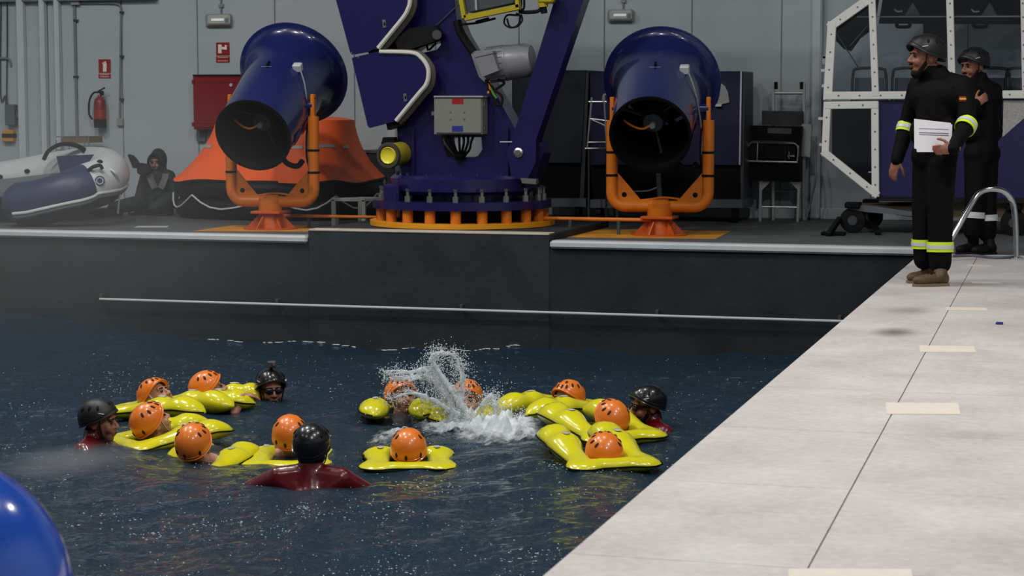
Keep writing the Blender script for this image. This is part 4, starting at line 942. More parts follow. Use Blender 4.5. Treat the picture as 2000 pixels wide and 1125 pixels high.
# ---------------------------------------------------------------- pool hand rail on the pale deck
t = thing('pool_handrail', onZ(1982, 505, 0), 'bent chrome pool handrail at the end of the pale deck', 'rail')
HD = 17.55
MB().tube(spline([atD(1985, 505, HD), atD(1984, 455, HD), atD(1981, 410, HD), atD(1974, 388, HD), atD(1960, 374, HD), atD(1943, 369.5, HD), atD(1925, 371, HD), atD(1910, 380, HD-.02), atD(1898, 398, HD-.05), atD(1875, 437, HD-.1), atD(1845, 487, HD-.15), atD(1835, 507, HD-.18)], 6), .026, 14).obj('rail_tube', 'chrome', t, 60)
for (x, y) in ((1985, 506), (1836, 508)): MB().lathe([(.06, 0), (.06, .012), (.04, .02)], onZ(x, y, 0), (0, 0, 1), 20).obj('flange', 'chrome', t)
t2 = thing('drain_hose', onZ(1925, 500, 0), 'thin pale hose lying along the far end of the pale deck', 'hose')
MB().tube(spline([onZ(1862, 500, .012), onZ(1900, 499, .012), onZ(1940, 503, .012), onZ(1985, 502, .012)], 6), .012, 6).obj('hose_body', 'box_grey', t2)

# ---------------------------------------------------------------- blue buoy on the near deck
c = atD(-152, 1165, 4.2); R_ = .315
c[2] = R_*.98
t = thing('mooring_buoy', (c[0], c[1], 0), 'large glossy bright blue rounded float in the bottom left corner', 'float')
MB().lathe([(.03, -R_*.98)]+[(R_*math.cos(a), R_*1.0*math.sin(a)) for a in np.linspace(-1.3, 1.25, 26)]+[(.075, R_*.97), (.07, R_*1.03), (.045, R_*1.1)], c, (0, 0, 1), 48).obj('ball', 'buoy_blue', t, 60)
MB().lathe([(R_*1.004, -.012), (R_*1.008, 0), (R_*1.004, .012)], c, (0, 0, 1), 48).obj('seam', 'buoy_blue', t)
MB().tube([c+A(.035*math.cos(a), 0, R_*1.12+.035*math.sin(a)) for a in np.linspace(0, 2*math.pi, 14)[:-1]], .012, 8, closed=True).obj('eyelet', 'buoy_blue', t)

# ---------------------------------------------------------------- people
HS = 1.09
def frame(pos, f, up=(0, 0, 1)):                     # local -Y looks along f
    f = unit(f); Y = -f; Z = unit(np.asarray(up, float)-Y*np.dot(up, Y)); X = np.cross(Y, Z)
    M = np.eye(4); M[:3, 0], M[:3, 1], M[:3, 2], M[:3, 3] = X*HS, Y*HS, Z*HS, pos; return M
def pt(M, x, y, z): return M[:3, :3] @ A(x, y, z)+M[:3, 3]
def head_prims(g, M, mouth=0.0):
    R = M[:3, :3]; e = lambda c, r: g.ell(pt(M, *c), r, R, 16, 12)
    e((0, .012, .03), (.076, .096, .09)); e((0, -.03, -.035), (.062, .064, .085)); e((0, -.058, -.105-mouth), (.034, .032, .024))
    g.cap(pt(M, 0, -.096, .004), pt(M, 0, -.118, -.034), .009, .014, 10); e((-.014, -.106, -.038), (.011, .012, .009)); e((.014, -.106, -.038), (.011, .012, .009))
    g.cap(pt(M, -.045, -.082, .024), pt(M, .045, -.082, .024), .013, .013, 10)
    for s_ in (-1, 1): e((.038*s_, -.066, -.04), (.027, .026, .03)); e((.079*s_, .012, -.012), (.011, .024, .034))
    g.cap(pt(M, -.02, -.095, -.064), pt(M, .02, -.095, -.064), .008, .008, 8); g.cap(pt(M, -.018, -.093, -.08-mouth), pt(M, .018, -.093, -.08-mouth), .009, .009, 8)
    e((0, -.06, -.09), (.04, .03, .03))
def face_parts(M, par, beard=None, mouth=0):
    R = M[:3, :3]
    for s_ in (-1, 1):
        MB().ell(pt(M, .031*s_, -.089, .0), (.013, .008, .007), R, 10, 8).obj('eye', 'eye', par)
        MB().cap(pt(M, .016*s_, -.097, .021), pt(M, .046*s_, -.088, .022), .005, .004, 8).obj('eyebrow', 'hair', par)
    MB().cap(pt(M, -.018, -.103, -.072-mouth*.5), pt(M, .018, -.103, -.072-mouth*.5), .004+mouth*.5, .004+mouth*.5, 8).obj('mouth', 'vent', par)
    if beard:
        g = MB(); g.ell(pt(M, 0, -.056, -.108-mouth), (.044, .044, .032), R, 16, 10)
        for s_ in (-1, 1): g.cap(pt(M, .058*s_, -.02, -.05), pt(M, .035*s_, -.055, -.1-mouth), .017, .02, 10)
        g.cap(pt(M, -.026, -.101, -.055), pt(M, .026, -.101, -.055), .007, .007, 8)
        remesh(g, 'beard', 'hair', par, .007, 1)
def helmet(M, par, m, vents, strap='black', strip=False, low=0.0):
    C = (0, .012, .034); rx, ry, rz = .110, .130, .112; n, k = 36, 9; V = []; Fs = []
    def e0(a): c = math.cos(a); z = .040*max(0, c)**1.5+(-.032)*(1-abs(c))+(-.062-low)*max(0, -c); return math.asin(max(-.8, z/rz))
    def P(a, e, d=0):
        ce = math.cos(e) if e > 0 else 1-.10*(e/.6)**2
        return pt(M, C[0]+(rx+d)*ce*math.sin(a), C[1]-(ry+d)*ce*math.cos(a), C[2]+(rz+d)*math.sin(e))
    for d in (0, -.016):
        for i in range(k+1):
            for j in range(n): a = 2*math.pi*j/n; e = e0(a)+(math.pi/2-.02-e0(a))*i/k; V.append(P(a, e, d))
    o = (k+1)*n
    for i in range(k):
        for j in range(n):
            j2 = (j+1) % n; Fs.append((i*n+j, i*n+j2, (i+1)*n+j2, (i+1)*n+j)); Fs.append((o+i*n+j, o+(i+1)*n+j, o+(i+1)*n+j2, o+i*n+j2))
    for j in range(n): j2 = (j+1) % n; Fs.append((j, o+j, o+j2, j2))
    Fs += [tuple(k*n+j for j in range(n)), tuple(o+k*n+j for j in range(n-1, -1, -1))]
    h = MB().add(V, Fs).obj('helmet', m, par, 50)
    MB().tube([P(2*math.pi*j/n, e0(2*math.pi*j/n)+.02, .001) for j in range(n)], .006, 6, closed=True).obj('rim', m, h)
    MB().tube([P(2*math.pi*j/n, e0(2*math.pi*j/n)+.22, -.0005) for j in range(n)], .0035, 6, closed=True).obj('ridge', m, h)
    for a, e in vents:
        p = P(a, e); q = P(a, e, .05); nn = unit(q-p); tt = unit(P(a, e+.02)-p); ss = np.cross(nn, tt)
        MB().ell(p, (.010, .020, .005), np.array((ss, tt, nn)).T, 10, 6).obj('vent_slot', 'vent' if 'orange' in m else 'black', h)
    if strap:
        for s_ in (-1, 1):
            MB().tube(spline([P(s_*1.25, e0(1.25)+.05, -.012), pt(M, .078*s_, -.03, -.05), pt(M, .058*s_, -.045, -.1), pt(M, 0, -.06, -.135)], 5), .008, 6, sq=(1.2, .5)).obj('chin_strap', strap, h)
    if strip:
        for s_ in (-1, 1):
            p = P(s_*1.0, .22, .002); q = P(s_*1.28, .28, .002); MB().bar(p, q, .004, .014, up=unit(p-M[:3, 3])).obj('pale_strip', 'coping', h)
    return h
VO = [(a, e) for a in (-.55, -.2, .2, .55) for e in (.62, )]+[(-1.0, .75), (1.0, .75), (-.42, 1.0), (.42, 1.0), (-1.5, .7), (1.5, .7), (-2.4, -.15), (2.4, -.15), (3.0, -.2), (2.0, .8), (-2.0, .8)]
VB = [(-.3, .9), (.3, .9), (-1.3, .6), (1.3, .6), (-1.8, .6), (1.8, .6), (-2.3, .5), (2.3, .5)]
def hand_prims(g, w_, d, nrm, side, curl=.4, sc=1.0):
    """palm and five bent fingers; d along the hand, nrm out of the palm, side = thumb side"""
    d = unit(d); nrm = unit(nrm-d*np.dot(nrm, d)); s_ = unit(side-d*np.dot(side, d)-nrm*np.dot(side, nrm))
    R = np.array((d, s_, nrm)).T; g.ell(w_+d*.05*sc, (.055*sc, .042*sc, .017*sc), R, 14, 10); g.cap(w_-d*.03, w_+d*.03, .027*sc, .026*sc, 12)
    for i, (o, L) in enumerate(((.031, .072), (.0105, .08), (-.0105, .074), (-.031, .058))):
        p = w_+d*.088*sc+s_*o*sc; a = curl*(.7+.15*i)
        for q in range(3):
            dd = d*math.cos(a)+nrm*math.sin(a); l = L*sc*(.45, .32, .23)[q]; g.cap(p, p+dd*l, .0098*sc*(1-.08*q), .0098*sc*(1-.08*(q+1)), 8); p = p+dd*l; a += curl*.8
    p = w_+d*.028*sc+s_*.036*sc; a = .75
    for q in range(3):
        dd = unit(d*math.cos(a)+s_*math.sin(a)+nrm*.35*(q+.5)); l = (.04, .032, .026)[q]*sc; g.cap(p, p+dd*l, .0125*sc, .0105*sc, 8); p = p+dd*l; a -= .28

def limb(g, pts, rs):
    for i in range(len(pts)-1): g.cap(pts[i], pts[i+1], rs[i], rs[i+1], 14)
def band(par, p, q, t, r, w_=.06, m='hivis', inner='silver_band'):
    ax = unit(q-p); c = p+(q-p)*t
    b = MB().lathe([(r, -w_/2), (r+.006, -w_/2), (r+.006, w_/2), (r, w_/2)], c, ax, 24, close=True).obj('reflective_band', m, par)
    if inner: MB().lathe([(r+.004, -w_/5), (r+.009, -w_/5), (r+.009, w_/5), (r+.004, w_/5)], c, ax, 24, close=True).obj('silver_strip', inner, b)
def boot(par, heel, toe, ank, m, w_=.05):
    g = MB(); d = unit((toe-heel)*A(1, 1, 0)); L = np.linalg.norm((toe-heel)*A(1, 1, 0)); s_ = A(-d[1], d[0], 0); R = np.array((d, s_, A(0, 0, 1))).T; z = A(0, 0, 1)
    g.ell(heel+d*.045+z*.055, (.055, .042, .055), R); g.ell(heel+d*L*.55+z*.05, (L*.38, .045, .045), R); g.ell(heel+d*(L-.07)+z*.045, (.075, .05, .042), R)
    g.cap(heel+d*.06+z*.07, ank, .05, .055)
    b = remesh(g, 'boot', m, par, .009, 2)
    so = []
    for t_, w2 in ((0, .028), (.06, .04), (.3, .038), (.6, .048), (.82, .048), (1, .02)): so.append((t_, w2))
    P = [heel+d*L*t_+s_*w2 for t_, w2 in so]+[heel+d*L*t_-s_*w2 for t_, w2 in so[::-1]]
    P = [A(p[0], p[1], heel[2]) for p in P]
    MB().prism(P, (0, 0, .022)).obj('sole', 'black_rubber' if m == 'boot_black' else 'wood_tan', b)
    for i in range(3): q = heel+d*L*(.42+.1*i)+z*(.102-.008*i); MB().cyl(q-s_*.025, q+s_*.025, .004, 6).obj('lace', 'black', b)

def standing(name_label, D, J, headpx, headyaw, headpitch, boots, mouth, hands, bands, patches=True, elev=0):
    """J: joints as (px, py, depth offset)"""
    j = {k: atD(x, y, D+o) for k, (x, y, o) in J.items()}
    gz = min(j['heelL'][2], j['heelR'][2])
    base = (j['heelL']+j['heelR'])/2; base[2] = 0
    t = thing('person', base, name_label, 'person')
    for s_ in 'LR': j['heel'+s_][2] = .0; j['toe'+s_][2] = .0
    fdir = lambda yaw, pit: (RGT*math.sin(yaw)-np.array((FWD[0], FWD[1], 0))*math.cos(yaw))*math.cos(pit)+A(0, 0, math.sin(pit))
    M = frame(atD(*headpx, D), fdir(headyaw, headpitch))
    g = MB(); head_prims(g, M, mouth); g.cap(pt(M, 0, .025, -.06), j['neck'], .056, .062)
    limb(g, [j['neck'], j['chest'], j['waist'], j['hip']], [.058, .12, .12, .12])
    for s_ in 'LR':
        g.cap(j['neck']-A(0, 0, .055), j['sh'+s_]-A(0, 0, .01), .05, .05); limb(g, [j['sh'+s_], j['el'+s_], j['wr'+s_]], [.055, .04, .028])
        limb(g, [j['hip'], j['th'+s_], j['kn'+s_], j['an'+s_]], [.1, .08, .055, .045])
        g.cap(j['an'+s_], j['heel'+s_]+unit(j['toe'+s_]-j['heel'+s_])*.07+A(0, 0, .06), .04, .03)
        hand_prims(g, j['wr'+s_], *hands[s_])
    b = remesh(g, 'body', 'skin_dark', t, .0075, 2)
    face_parts(M, t, True, mouth)
    g = MB(); w0 = unit(np.cross(A(0, 0, 1), j['shL']-j['shR']))
    limb(g, [j['neck']-A(0, 0, .03), j['chest'], j['waist'], j['hip']], [.085, .165, .155, .14])
    g.cap(pt(M, 0, .03, -.10), j['neck']-A(0, 0, .02), .072, .09)
    sv = unit((j['shL']-j['shR'])*A(1, 1, 0))
    for k, r_ in (('chest', .145), ('waist', .135), ('hip', .112)):
        for q in (-1, 1): g.ell(j[k]+sv*.075*q, (r_,)*3)
    for s_ in 'LR':
        g.cap(j['neck']-A(0, 0, .045), j['sh'+s_], .075, .082); limb(g, [j['sh'+s_], j['el'+s_], j['wr'+s_]], [.085, .068, .05])
        limb(g, [j['hip'], j['th'+s_], j['kn'+s_], j['an'+s_]], [.12, .118, .098, .086])
    remesh(g, 'coverall', 'coverall', t, .013, 3)
    cn = j['neck']+A(0, 0, .0); MB().lathe([(.078, -.05), (.07, .035), (.06, .04), (.066, -.05)], cn, (pt(M, 0, .02, -.08)-cn)*.4+A(0, 0, .1), 20, close=True).obj('collar', 'coverall', t)
    for a_, b_, q, r_, w_, m in bands: band(t, j[a_], j[b_], q, r_, w_, *m)
    for s_ in 'LR': boot(t, j['heel'+s_], j['toe'+s_], j['an'+s_]-A(0, 0, .02), boots)
    Mh = M.copy(); Mh[:3, :3] *= 1.1; Mh[:3, 3] += M[:3, 2]*-.004; helmet(Mh, t, 'helmet_matt', VB, strip=True)
    return t, j, M
CAMV = -FWD
hv = ('hivis', 'silver_band'); sv_ = ('silver_band', None)
J1 = dict(neck=(1832, 143, .02), chest=(1832, 190, .0), waist=(1828, 258, .0), hip=(1825, 305, .0), shL=(1880, 168, -.10), shR=(1795, 168, .14), elL=(1890, 240, -.20), wrL=(1862, 290, -.38),
          elR=(1772, 245, .22), wrR=(1752, 312, .16), thL=(1838, 325, -.06), thR=(1812, 325, .08), knL=(1837, 408, -.07), knR=(1806, 405, .10), anL=(1836, 514, -.05), anR=(1806, 506, .14),
          heelL=(1851, 552, -.08), toeL=(1784, 556, -.16), heelR=(1842, 541, .2), toeR=(1772, 545, .12))
t1, j1, M1 = standing('person in black coverall and black helmet holding white papers at the pool edge', 15.05, J1, (1806, 110), -1.35, .0, 'boot_brown', .012,
    {'L': (-RGT*1.0+A(0, 0, -.1)+FWD*.1, CAMV*-1+A(0, 0, .1), A(0, 0, 1.0), .5), 'R': (A(0, 0, -1)-RGT*.3, RGT*.5+FWD*.6, -CAMV*-1, .3)},
    [('elL', 'wrL', .12, .072, .075, hv), ('elR', 'wrR', .10, .07, .07, hv), ('knL', 'anL', .70, .094, .075, hv), ('knR', 'anR', .70, .094, .07, hv)])
MB().bar(atD(1884, 151, 14.93), atD(1897, 168, 14.97), .05, .02, .004, up=A(.3, 0, 1)).obj('shoulder_band', 'hivis', t1)
# sleeve patch
q = atD(1880, 193, 15.05-.245); R = np.array((RGT, -unit(np.cross(RGT, A(0, 0, 1))), A(0, 0, 1))).T
fp = MB().box(q, (.05, .012, .036), .002, R).obj('sleeve_patch', 'label_red', t1); MB().box(q+CAMV*.006, (.05, .006, .014), 0, R).obj('patch_stripe', 'patch_yellow', fp)
# papers
t = thing('paper_sheets', atD(1822, 296, 14.75), 'white printed sheets held by the person at the pool edge', 'paper')
def quad(P, Dp): return [atD(x, y, Dp) for x, y in P]
PD = 14.78
MB().prism(quad([(1785.5, 232), (1857, 240), (1857, 297), (1791, 297), (1790, 291), (1786, 290)], PD), FWD*.006).obj('top_sheet', 'paper', t, 0)
MB().prism(quad([(1790, 236), (1860, 243), (1859, 293), (1792, 296)], PD+.007), FWD*.004).obj('back_sheet', 'paper', t, 0)
for y0, hgt_ in ((250.5, .9), (258, 1.6), (262, 1.2)): MB().prism(quad([(1795, y0), (1853, y0+2), (1853, y0+2+hgt_), (1795, y0+hgt_)], PD-.001), FWD*-.001).obj('print_line', 'print_grey', t, 0)
J2 = dict(neck=(1912, 152, .0), chest=(1915, 195, .0), waist=(1917, 255, .0), hip=(1918, 300, .0), shL=(1940, 178, .08), shR=(1893, 175, -.05), elL=(1942, 240, .10), wrL=(1908, 215, -.2),
          elR=(1884, 235, -.12), wrR=(1905, 203, -.25), thL=(1925, 315, .04), thR=(1908, 315, -.02), knL=(1926, 385, .04), knR=(1905, 385, -.02), anL=(1928, 455, .05), anR=(1900, 452, .0),
          heelL=(1944, 492, .06), toeL=(1898, 495, -.06), heelR=(1912, 490, .1), toeR=(1868, 491, .0))
t2_, j2, M2_ = standing('person in black coverall and helmet with arms folded behind the one holding papers', 18.1, J2, (1901, 128), -1.05, -.12, 'boot_black', 0,
    {'L': (-RGT+A(0, 0, .2), FWD, A(0, 0, 1.0), .6), 'R': (RGT*.6+A(0, 0, .4), FWD, A(0, 0, 1.0), .6)},
    [('knL', 'anL', .58, .092, .055, sv_), ('knR', 'anR', .52, .092, .055, sv_)])
p = pt(M2_, 0.05, -.14, .06); MB().box(p, (.05, .04, .035), .006, M2_[:3, :3]).obj('helmet_torch', 'black', t2_)

# swimmers in red suits, upright in the water
def red_swimmer(label, px, py, D, yaw, pitch=0, lean=(0, 0), goggles=False, cam_=False, hood=False, arms=(.9, .9), beard=False, gloss='helmet_black'):
    fh = np.array((FWD[0], FWD[1], 0)); f = (RGT*math.sin(yaw)-fh*math.cos(yaw)); fd = unit(f)*math.cos(pitch)+A(0, 0, math.sin(pitch))
    H_ = atD(px, py, D)-A(0, 0, .04); M = frame(H_, fd); X = M[:3, 0]
    f0 = unit(f*A(1, 1, 0)); sd = np.cross(A(0, 0, 1), f0)      # towards the swimmer's left
    neck = H_-f0*.045-A(0, 0, .13); ch = H_-f0*.06-A(0, 0, .32); hp = H_-f0*.06-A(0, 0, .82)
    t = thing('person', (H_[0], H_[1], WZ-.9), label, 'person', 'swimmers in red suits')
    g = MB(); head_prims(g, M); g.cap(pt(M, 0, .025, -.06), neck, .056, .058)
    s = MB(); s.cap(neck+A(0, 0, .05), neck-A(0, 0, .05), .072, .085)
    limb(g, [neck-A(0, 0, .03), ch, hp], [.05, .12, .12]); limb(s, [neck-A(0, 0, .05), ch, hp], [.10, .15, .15])
    for q, am in ((-1, arms[0]), (1, arms[1])):
        sh = neck+sd*q*.19-A(0, 0, .055)-f0*.01; el = sh+sd*q*.2*am+f0*.16-A(0, 0, .16); wr = el+f0*.22+sd*q*.05+A(0, 0, .03)
        g.cap(neck-A(0, 0, .04), sh, .06, .06); limb(g, [sh, el, wr], [.055, .042, .03]); hand_prims(g, wr, f0, A(0, 0, -1), -sd*q, .25)
        s.cap(neck-A(0, 0, .03), sh, .078, .078); limb(s, [sh, el, wr], [.076, .058, .045]); s.cap(ch, sh, .12, .08)
        kn = hp+sd*q*.12+f0*.12-A(0, 0, .4); limb(g, [hp+sd*q*.08, kn, kn-A(0, 0, .3)-f0*.15], [.09, .06, .05]); limb(s, [hp+sd*q*.08, kn, kn-A(0, 0, .3)-f0*.15], [.1, .075, .06])
    if hood: s2 = MB()
    remesh(g, 'body', 'skin_dark', t, .0085, 2); remesh(s, 'wetsuit', 'suit_red', t, .014, 3); face_parts(M, t, beard)
    if hood:
        s2.ell(pt(M, 0, .022, -.02), (.088, .1, .10), M[:3, :3]); s2.cap(pt(M, 0, .03, -.06), neck+A(0, 0, .03), .078, .07)
        remesh(s2, 'hood', 'black_gloss', t, .01, 2)
    h = helmet(M, t, gloss, VB, strip=True, low=.03 if hood else .01)
    if goggles:
        gg = MB().tube([pt(M, .083*math.sin(a), .0-.094*math.cos(a), .004) for a in np.linspace(-2.0, 2.0, 20)], .013, 6, sq=(1.2, .5)).obj('goggle_strap', 'black', t)
        for q in (-1, 1): MB().ell(pt(M, .033*q, -.095, .0), (.03, .017, .024), M[:3, :3], 14, 10).obj('goggle_lens', 'goggle', gg)
    if cam_:
        c_ = pt(M, 0, -.02, .18); k = MB().box(c_, (.06, .045, .045), .006, M[:3, :3]).obj('action_camera', 'dark_grey', h); MB().cyl(pt(M, 0, -.01, .14), c_, .012, 8).obj('camera_mount', 'black', k)
        MB().lathe([(.014, 0), (.012, .012)], pt(M, .008, -.043, .185), -M[:3, 1], 14).obj('camera_lens', 'chrome', k)
    return t
red_swimmer('person in red suit and black helmet swimming at far left of the group', 195, 812, 13.7, 1.45, .0, hood=False, gloss='helmet_matt')
red_swimmer('person in red suit and black helmet with a small camera on top', 529, 749, 15.6, .35, -.05, cam_=True, goggles=True, arms=(1, 1.8))
red_swimmer('person in red suit and glossy black helmet seen from behind, nearest swimmer', 609, 862, 12.4, 3.05, .0, hood=True, arms=(1.1, 1.7))
red_swimmer('bearded person in red suit, black helmet and goggles at the right of the group', 1263, 782, 14.4, -1.25, -.03, goggles=True, beard=True)

# trainees floating on their backs in a ring, feet to the middle
CEN = onZ(770, 825, WZ)
def trainee(label, hx_, hy_, yw, turn=0.0, pitch=.45, dirpx=None, hand=False, beard=False, lobes=1.0, skin='skin', tilt=0.0, rise=0.0, spread=1.0, fat=1.0):
    D = (CAMH-WZ)*F/(yw-HOR)
    Hc = atD(hx_, hy_, D); W_ = A(Hc[0], Hc[1], WZ)
    tgt = onZ(dirpx[0], dirpx[1], WZ) if dirpx else CEN
    t0 = unit((tgt-W_)*A(1, 1, 0)); sd = np.cross(A(0, 0, 1), t0)
    ct, st_ = math.cos(turn), math.sin(turn); f = t0*ct+sd*st_
    fd = f*math.cos(pitch)+A(0, 0, math.sin(pitch))
    M = frame(Hc, fd); M[:3, 3] = Hc-M[:3, 2]*.045; H_ = M[:3, 3]
    T = thing('person', (H_[0], H_[1], WZ-.4), label, 'person', 'trainees in yellow lifejackets')
    rise += wave_at(W_[0], W_[1])-WZ; zt = A(0, 0, 1); up = lambda s_, a, z: W_+sd*s_+t0*a+zt*z
    neck = up(0, .10, -.04); ch = up(0, .27, -.10); hp = up(0, .62, -.26)
    g = MB(); head_prims(g, M); g.cap(pt(M, 0, .025, -.06), neck, .055, .06); limb(g, [neck, ch, hp], [.055, .11, .12]); s = MB(); limb(s, [neck+t0*.03, ch, hp], [.08, .135, .14])
    for q in (-1, 1):
        sh = up(.18*q, .16, -.08); g.cap(neck, sh, .06, .06); s.cap(neck+t0*.05, sh, .06, .075)
        if hand and q == hand:
            el = up(.30*q, .30, -.02); wr = up(.20*q, .36, .13)
        else: el = up(.27*q, .42, -.2); wr = up(.12*q, .60, -.16)
        limb(g, [sh, el, wr], [.052, .04, .028]); hand_prims(g, wr, (-sd*q+t0*.3), -zt, t0, .5); limb(s, [sh, sh+(el-sh)*.9], [.07, .058])
        kn = up(.12*q, .95, -.38); an = up(.1*q, 1.15, -.75); limb(g, [hp+sd*q*.08, kn, an], [.085, .06, .05]); limb(s, [hp+sd*q*.08, kn, an], [.095, .075, .065])
    remesh(g, 'body', skin, T, .0085, 2); remesh(s, 'suit', 'suit_dark', T, .016, 2); face_parts(M, T, beard)
    helmet(M, T, 'helmet_orange', VO, strap='reflective')
    # inflated lifejacket: two chest lobes joined by a collar behind the neck
    # (side, along, inner half width, outer half width, thickness, lift)
    half = [(.0, -.185, .07, .075, .085, .0), (.09, -.18, .07, .08, .09, .0), (.165, -.145, .055, .165, .085, .0), (.185, -.03, .07, .085, .10, .012), (.185, .09, .075, .10, .115, .03),
            (.175, .20, .10, .13, .15, .045), (.17, .29, .085, .125, .125, .045), (.17, .39, .10, .13, .15, .05), (.17, .50, .08, .10, .10, .035), (.17, .57, .012, .015, .012, .02)]
    allp = [(-a, b, c, d, e, f_) for a, b, c, d, e, f_ in half[:0:-1]]+half
    pts = spline([A(a*spread, b*lobes if b > 0 else b, f_) for a, b, c, d, e, f_ in allp], 4); wd = spline([A(c, d, e) for a, b, c, d, e, f_ in allp], 4)
    V = []; Fs = []; n = 16; rim = []; N_ = len(pts)
    zz = lambda r_: r_[2]-.005+rise+(tilt*r_[1] if r_[1] > 0 else 0)
    for i, (p, q) in enumerate(zip(pts, wd)):
        tg = unit((pts[min(i+1, N_-1)]-pts[max(i-1, 0)])*A(1, 1, 0)); o = A(tg[1], -tg[0], 0)
        h2 = max(.005, q[2]/2)*fat
        for j in range(n):
            a = 2*math.pi*j/n; x = math.cos(a); z = math.copysign(abs(math.sin(a))**.9, math.sin(a))*(1-.3*abs(x)**4)
            r_ = p+o*(max(.008, q[1]) if x > 0 else max(.008, q[0]))*x+A(0, 0, h2*z); V.append(up(r_[0], r_[1], zz(r_)))
        r_ = p+o*(max(.008, q[1])+.003); rim.append(up(r_[0], r_[1], zz(r_)))
    for i in range(N_-1):
        for j in range(n): Fs.append((i*n+j, i*n+(j+1) % n, (i+1)*n+(j+1) % n, (i+1)*n+j))
    Fs += [tuple(range(n)), tuple((N_-1)*n+j for j in range(n))]
    lj = MB().add(V, Fs).obj('lifejacket', 'vest_yellow', T, 60)
    MB().tube(rim, .0055, 6).obj('seam', 'black', lj)
    k = len(pts); 
    for i in (int(k*.22), int(k*.78)):
        p = pts[i]; MB().box(up(p[0]*1.5, p[1], zz(p)-.02), (.07, .03, .05), .004, np.array((sd, t0, zt)).T).obj('buckle', 'black', lj)
    for q in (-1, 1):
        p = up(.18*q*spread, .21*lobes, zz(A(0, .21*lobes, .045))+.074*fat); MB().ell(p, (.04, .025, .006), np.array((t0, sd, zt)).T, 12, 6).obj('reflective_patch', 'reflective', lj)
    return T
trainee('person in orange helmet and yellow lifejacket, profile with closed eyes, upper left of the ring', 300, 765, 808, .0, .62, dirpx=(560, 835), lobes=1.1, rise=.03, tilt=.05, fat=1.2)
trainee('person in orange helmet turned away with hand at face, beside the camera helmet swimmer', 404, 750, 795, .45, .35, dirpx=(700, 805), hand=-1, rise=.02, lobes=.78, fat=1.1)
trainee('person in orange helmet facing right, beside the left red swimmer', 290, 815, 860, .05, .58, dirpx=(600, 830), tilt=.06, rise=.01)
trainee('person in orange helmet seen from behind at lower left of the ring', 377, 857, 888, .15, .45, dirpx=(640, 800), tilt=.05, rise=-.045, fat=.95)
trainee('person in orange helmet half hidden behind the glossy black helmet', 566, 840, 878, .0, .35, dirpx=(650, 760), tilt=-.18, rise=-.02, lobes=.75, fat=.85)
trainee('person in orange helmet with face splashed, at the far side of the ring', 782, 764, 806, .45, .30, dirpx=(760, 900), rise=.03, tilt=.03, lobes=.9)
trainee('person in orange helmet facing the camera behind the splash', 912, 768, 810, .0, .10, dirpx=(900, 900), rise=.02, lobes=.8)
trainee('person in orange helmet with one hand on the lifejacket, upper right of the ring', 1109, 769, 812, .15, .10, dirpx=(850, 850), hand=1, rise=.015, lobes=1.0, fat=1.1)
trainee('person in orange helmet lying back between two others at the right', 1196, 810, 862, .0, .60, dirpx=(860, 765), tilt=.08, rise=.035, lobes=1.2, spread=1.05, fat=1.2)
trainee('person in orange helmet seen from behind at the lower right of the ring', 1181, 876, 915, -.1, .52, dirpx=(880, 770), tilt=.10, rise=.02, lobes=1.15, fat=1.15)
trainee('person in orange helmet seen from behind, alone at the near side of the ring', 798, 867, 893, .0, .25, dirpx=(800, 760), tilt=-.15, rise=.005, lobes=.5, fat=.75, spread=1.05)

# seated figure by the wall
SD = 24.9
t = thing('person', onZ(300, 412, 0), 'seated figure in dark green hooded suit on the deck beside the boat', 'person')
M = frame(atD(308, 316, SD), -RGT*.25-np.array((FWD[0], FWD[1], 0))+A(0, 0, -.1))
g = MB(); head_prims(g, M); q = lambda x, y, o=0: atD(x, y, SD+o)
g.cap(pt(M, 0, .02, -.06), q(308, 340), .06, .07); limb(g, [q(308, 345), q(306, 370), q(303, 398)], [.1, .13, .14])
g2 = MB(); g2.ell(pt(M, 0, .025, .02), (.098, .112, .135), M[:3, :3]); g2.cap(pt(M, 0, .03, -.05), q(308, 340), .1, .1)
limb(g2, [q(308, 345), q(306, 370), q(303, 398)], [.13, .17, .18])
for sh, el, wr, o in ((q(287, 346, -.05), q(276, 378, -.1), q(268, 402, -.2), 0), (q(329, 345, .0), q(340, 378, -.1), q(334, 398, -.3), 1)):
    limb(g, [sh, el, wr], [.06, .05, .035]); limb(g2, [q(308, 346), sh, el, wr], [.1, .09, .075, .055]); hand_prims(g, wr, A(0, 0, -1)-FWD*.3, FWD, RGT, .4)
for pts_ in ([q(295, 400), q(262, 398, -.3), q(222, 405, -.35)], [q(312, 400), q(330, 390, -.55), q(300, 406, -.6)]):
    pts_[-1][2] = .09; limb(g, pts_, [.1, .07, .05]); limb(g2, pts_, [.13, .095, .08])
    e_ = pts_[-1]; 
remesh(g, 'body', 'skin_dark', t, .0095, 2); remesh(g2, 'survival_suit', 'suit_green', t, .016, 3); face_parts(M, t)
MB().tube([pt(M, .07*math.sin(a), -.1, .0+.095*math.cos(a)) for a in np.linspace(0, 2*math.pi, 20)[:-1]], .018, 8, closed=True).obj('hood_rim', 'black_rubber', t)
e_ = q(222, 407, -.35); e_[2] = .0; boot(t, e_+RGT*.05, e_-RGT*.2, e_+A(0, 0, .12), 'boot_black')
g = MB(); g.pix([(285, 345), (300, 342), (310, 352), (305, 375), (297, 368)], 22.4, .05)
for a in (-1, 1): MB().tube(spline([q(308+16*a, 340, -.17), q(308+13*a, 352, -.21), q(308+6*a, 368, -.21)], 5), .03, 8, sq=(1.5, .5)).obj('lifejacket_collar', 'seat_grey', t)
t = thing('outboard_paddle', onZ(290, 412, 0), 'black paddle-shaped device standing left of the seated figure', 'device')
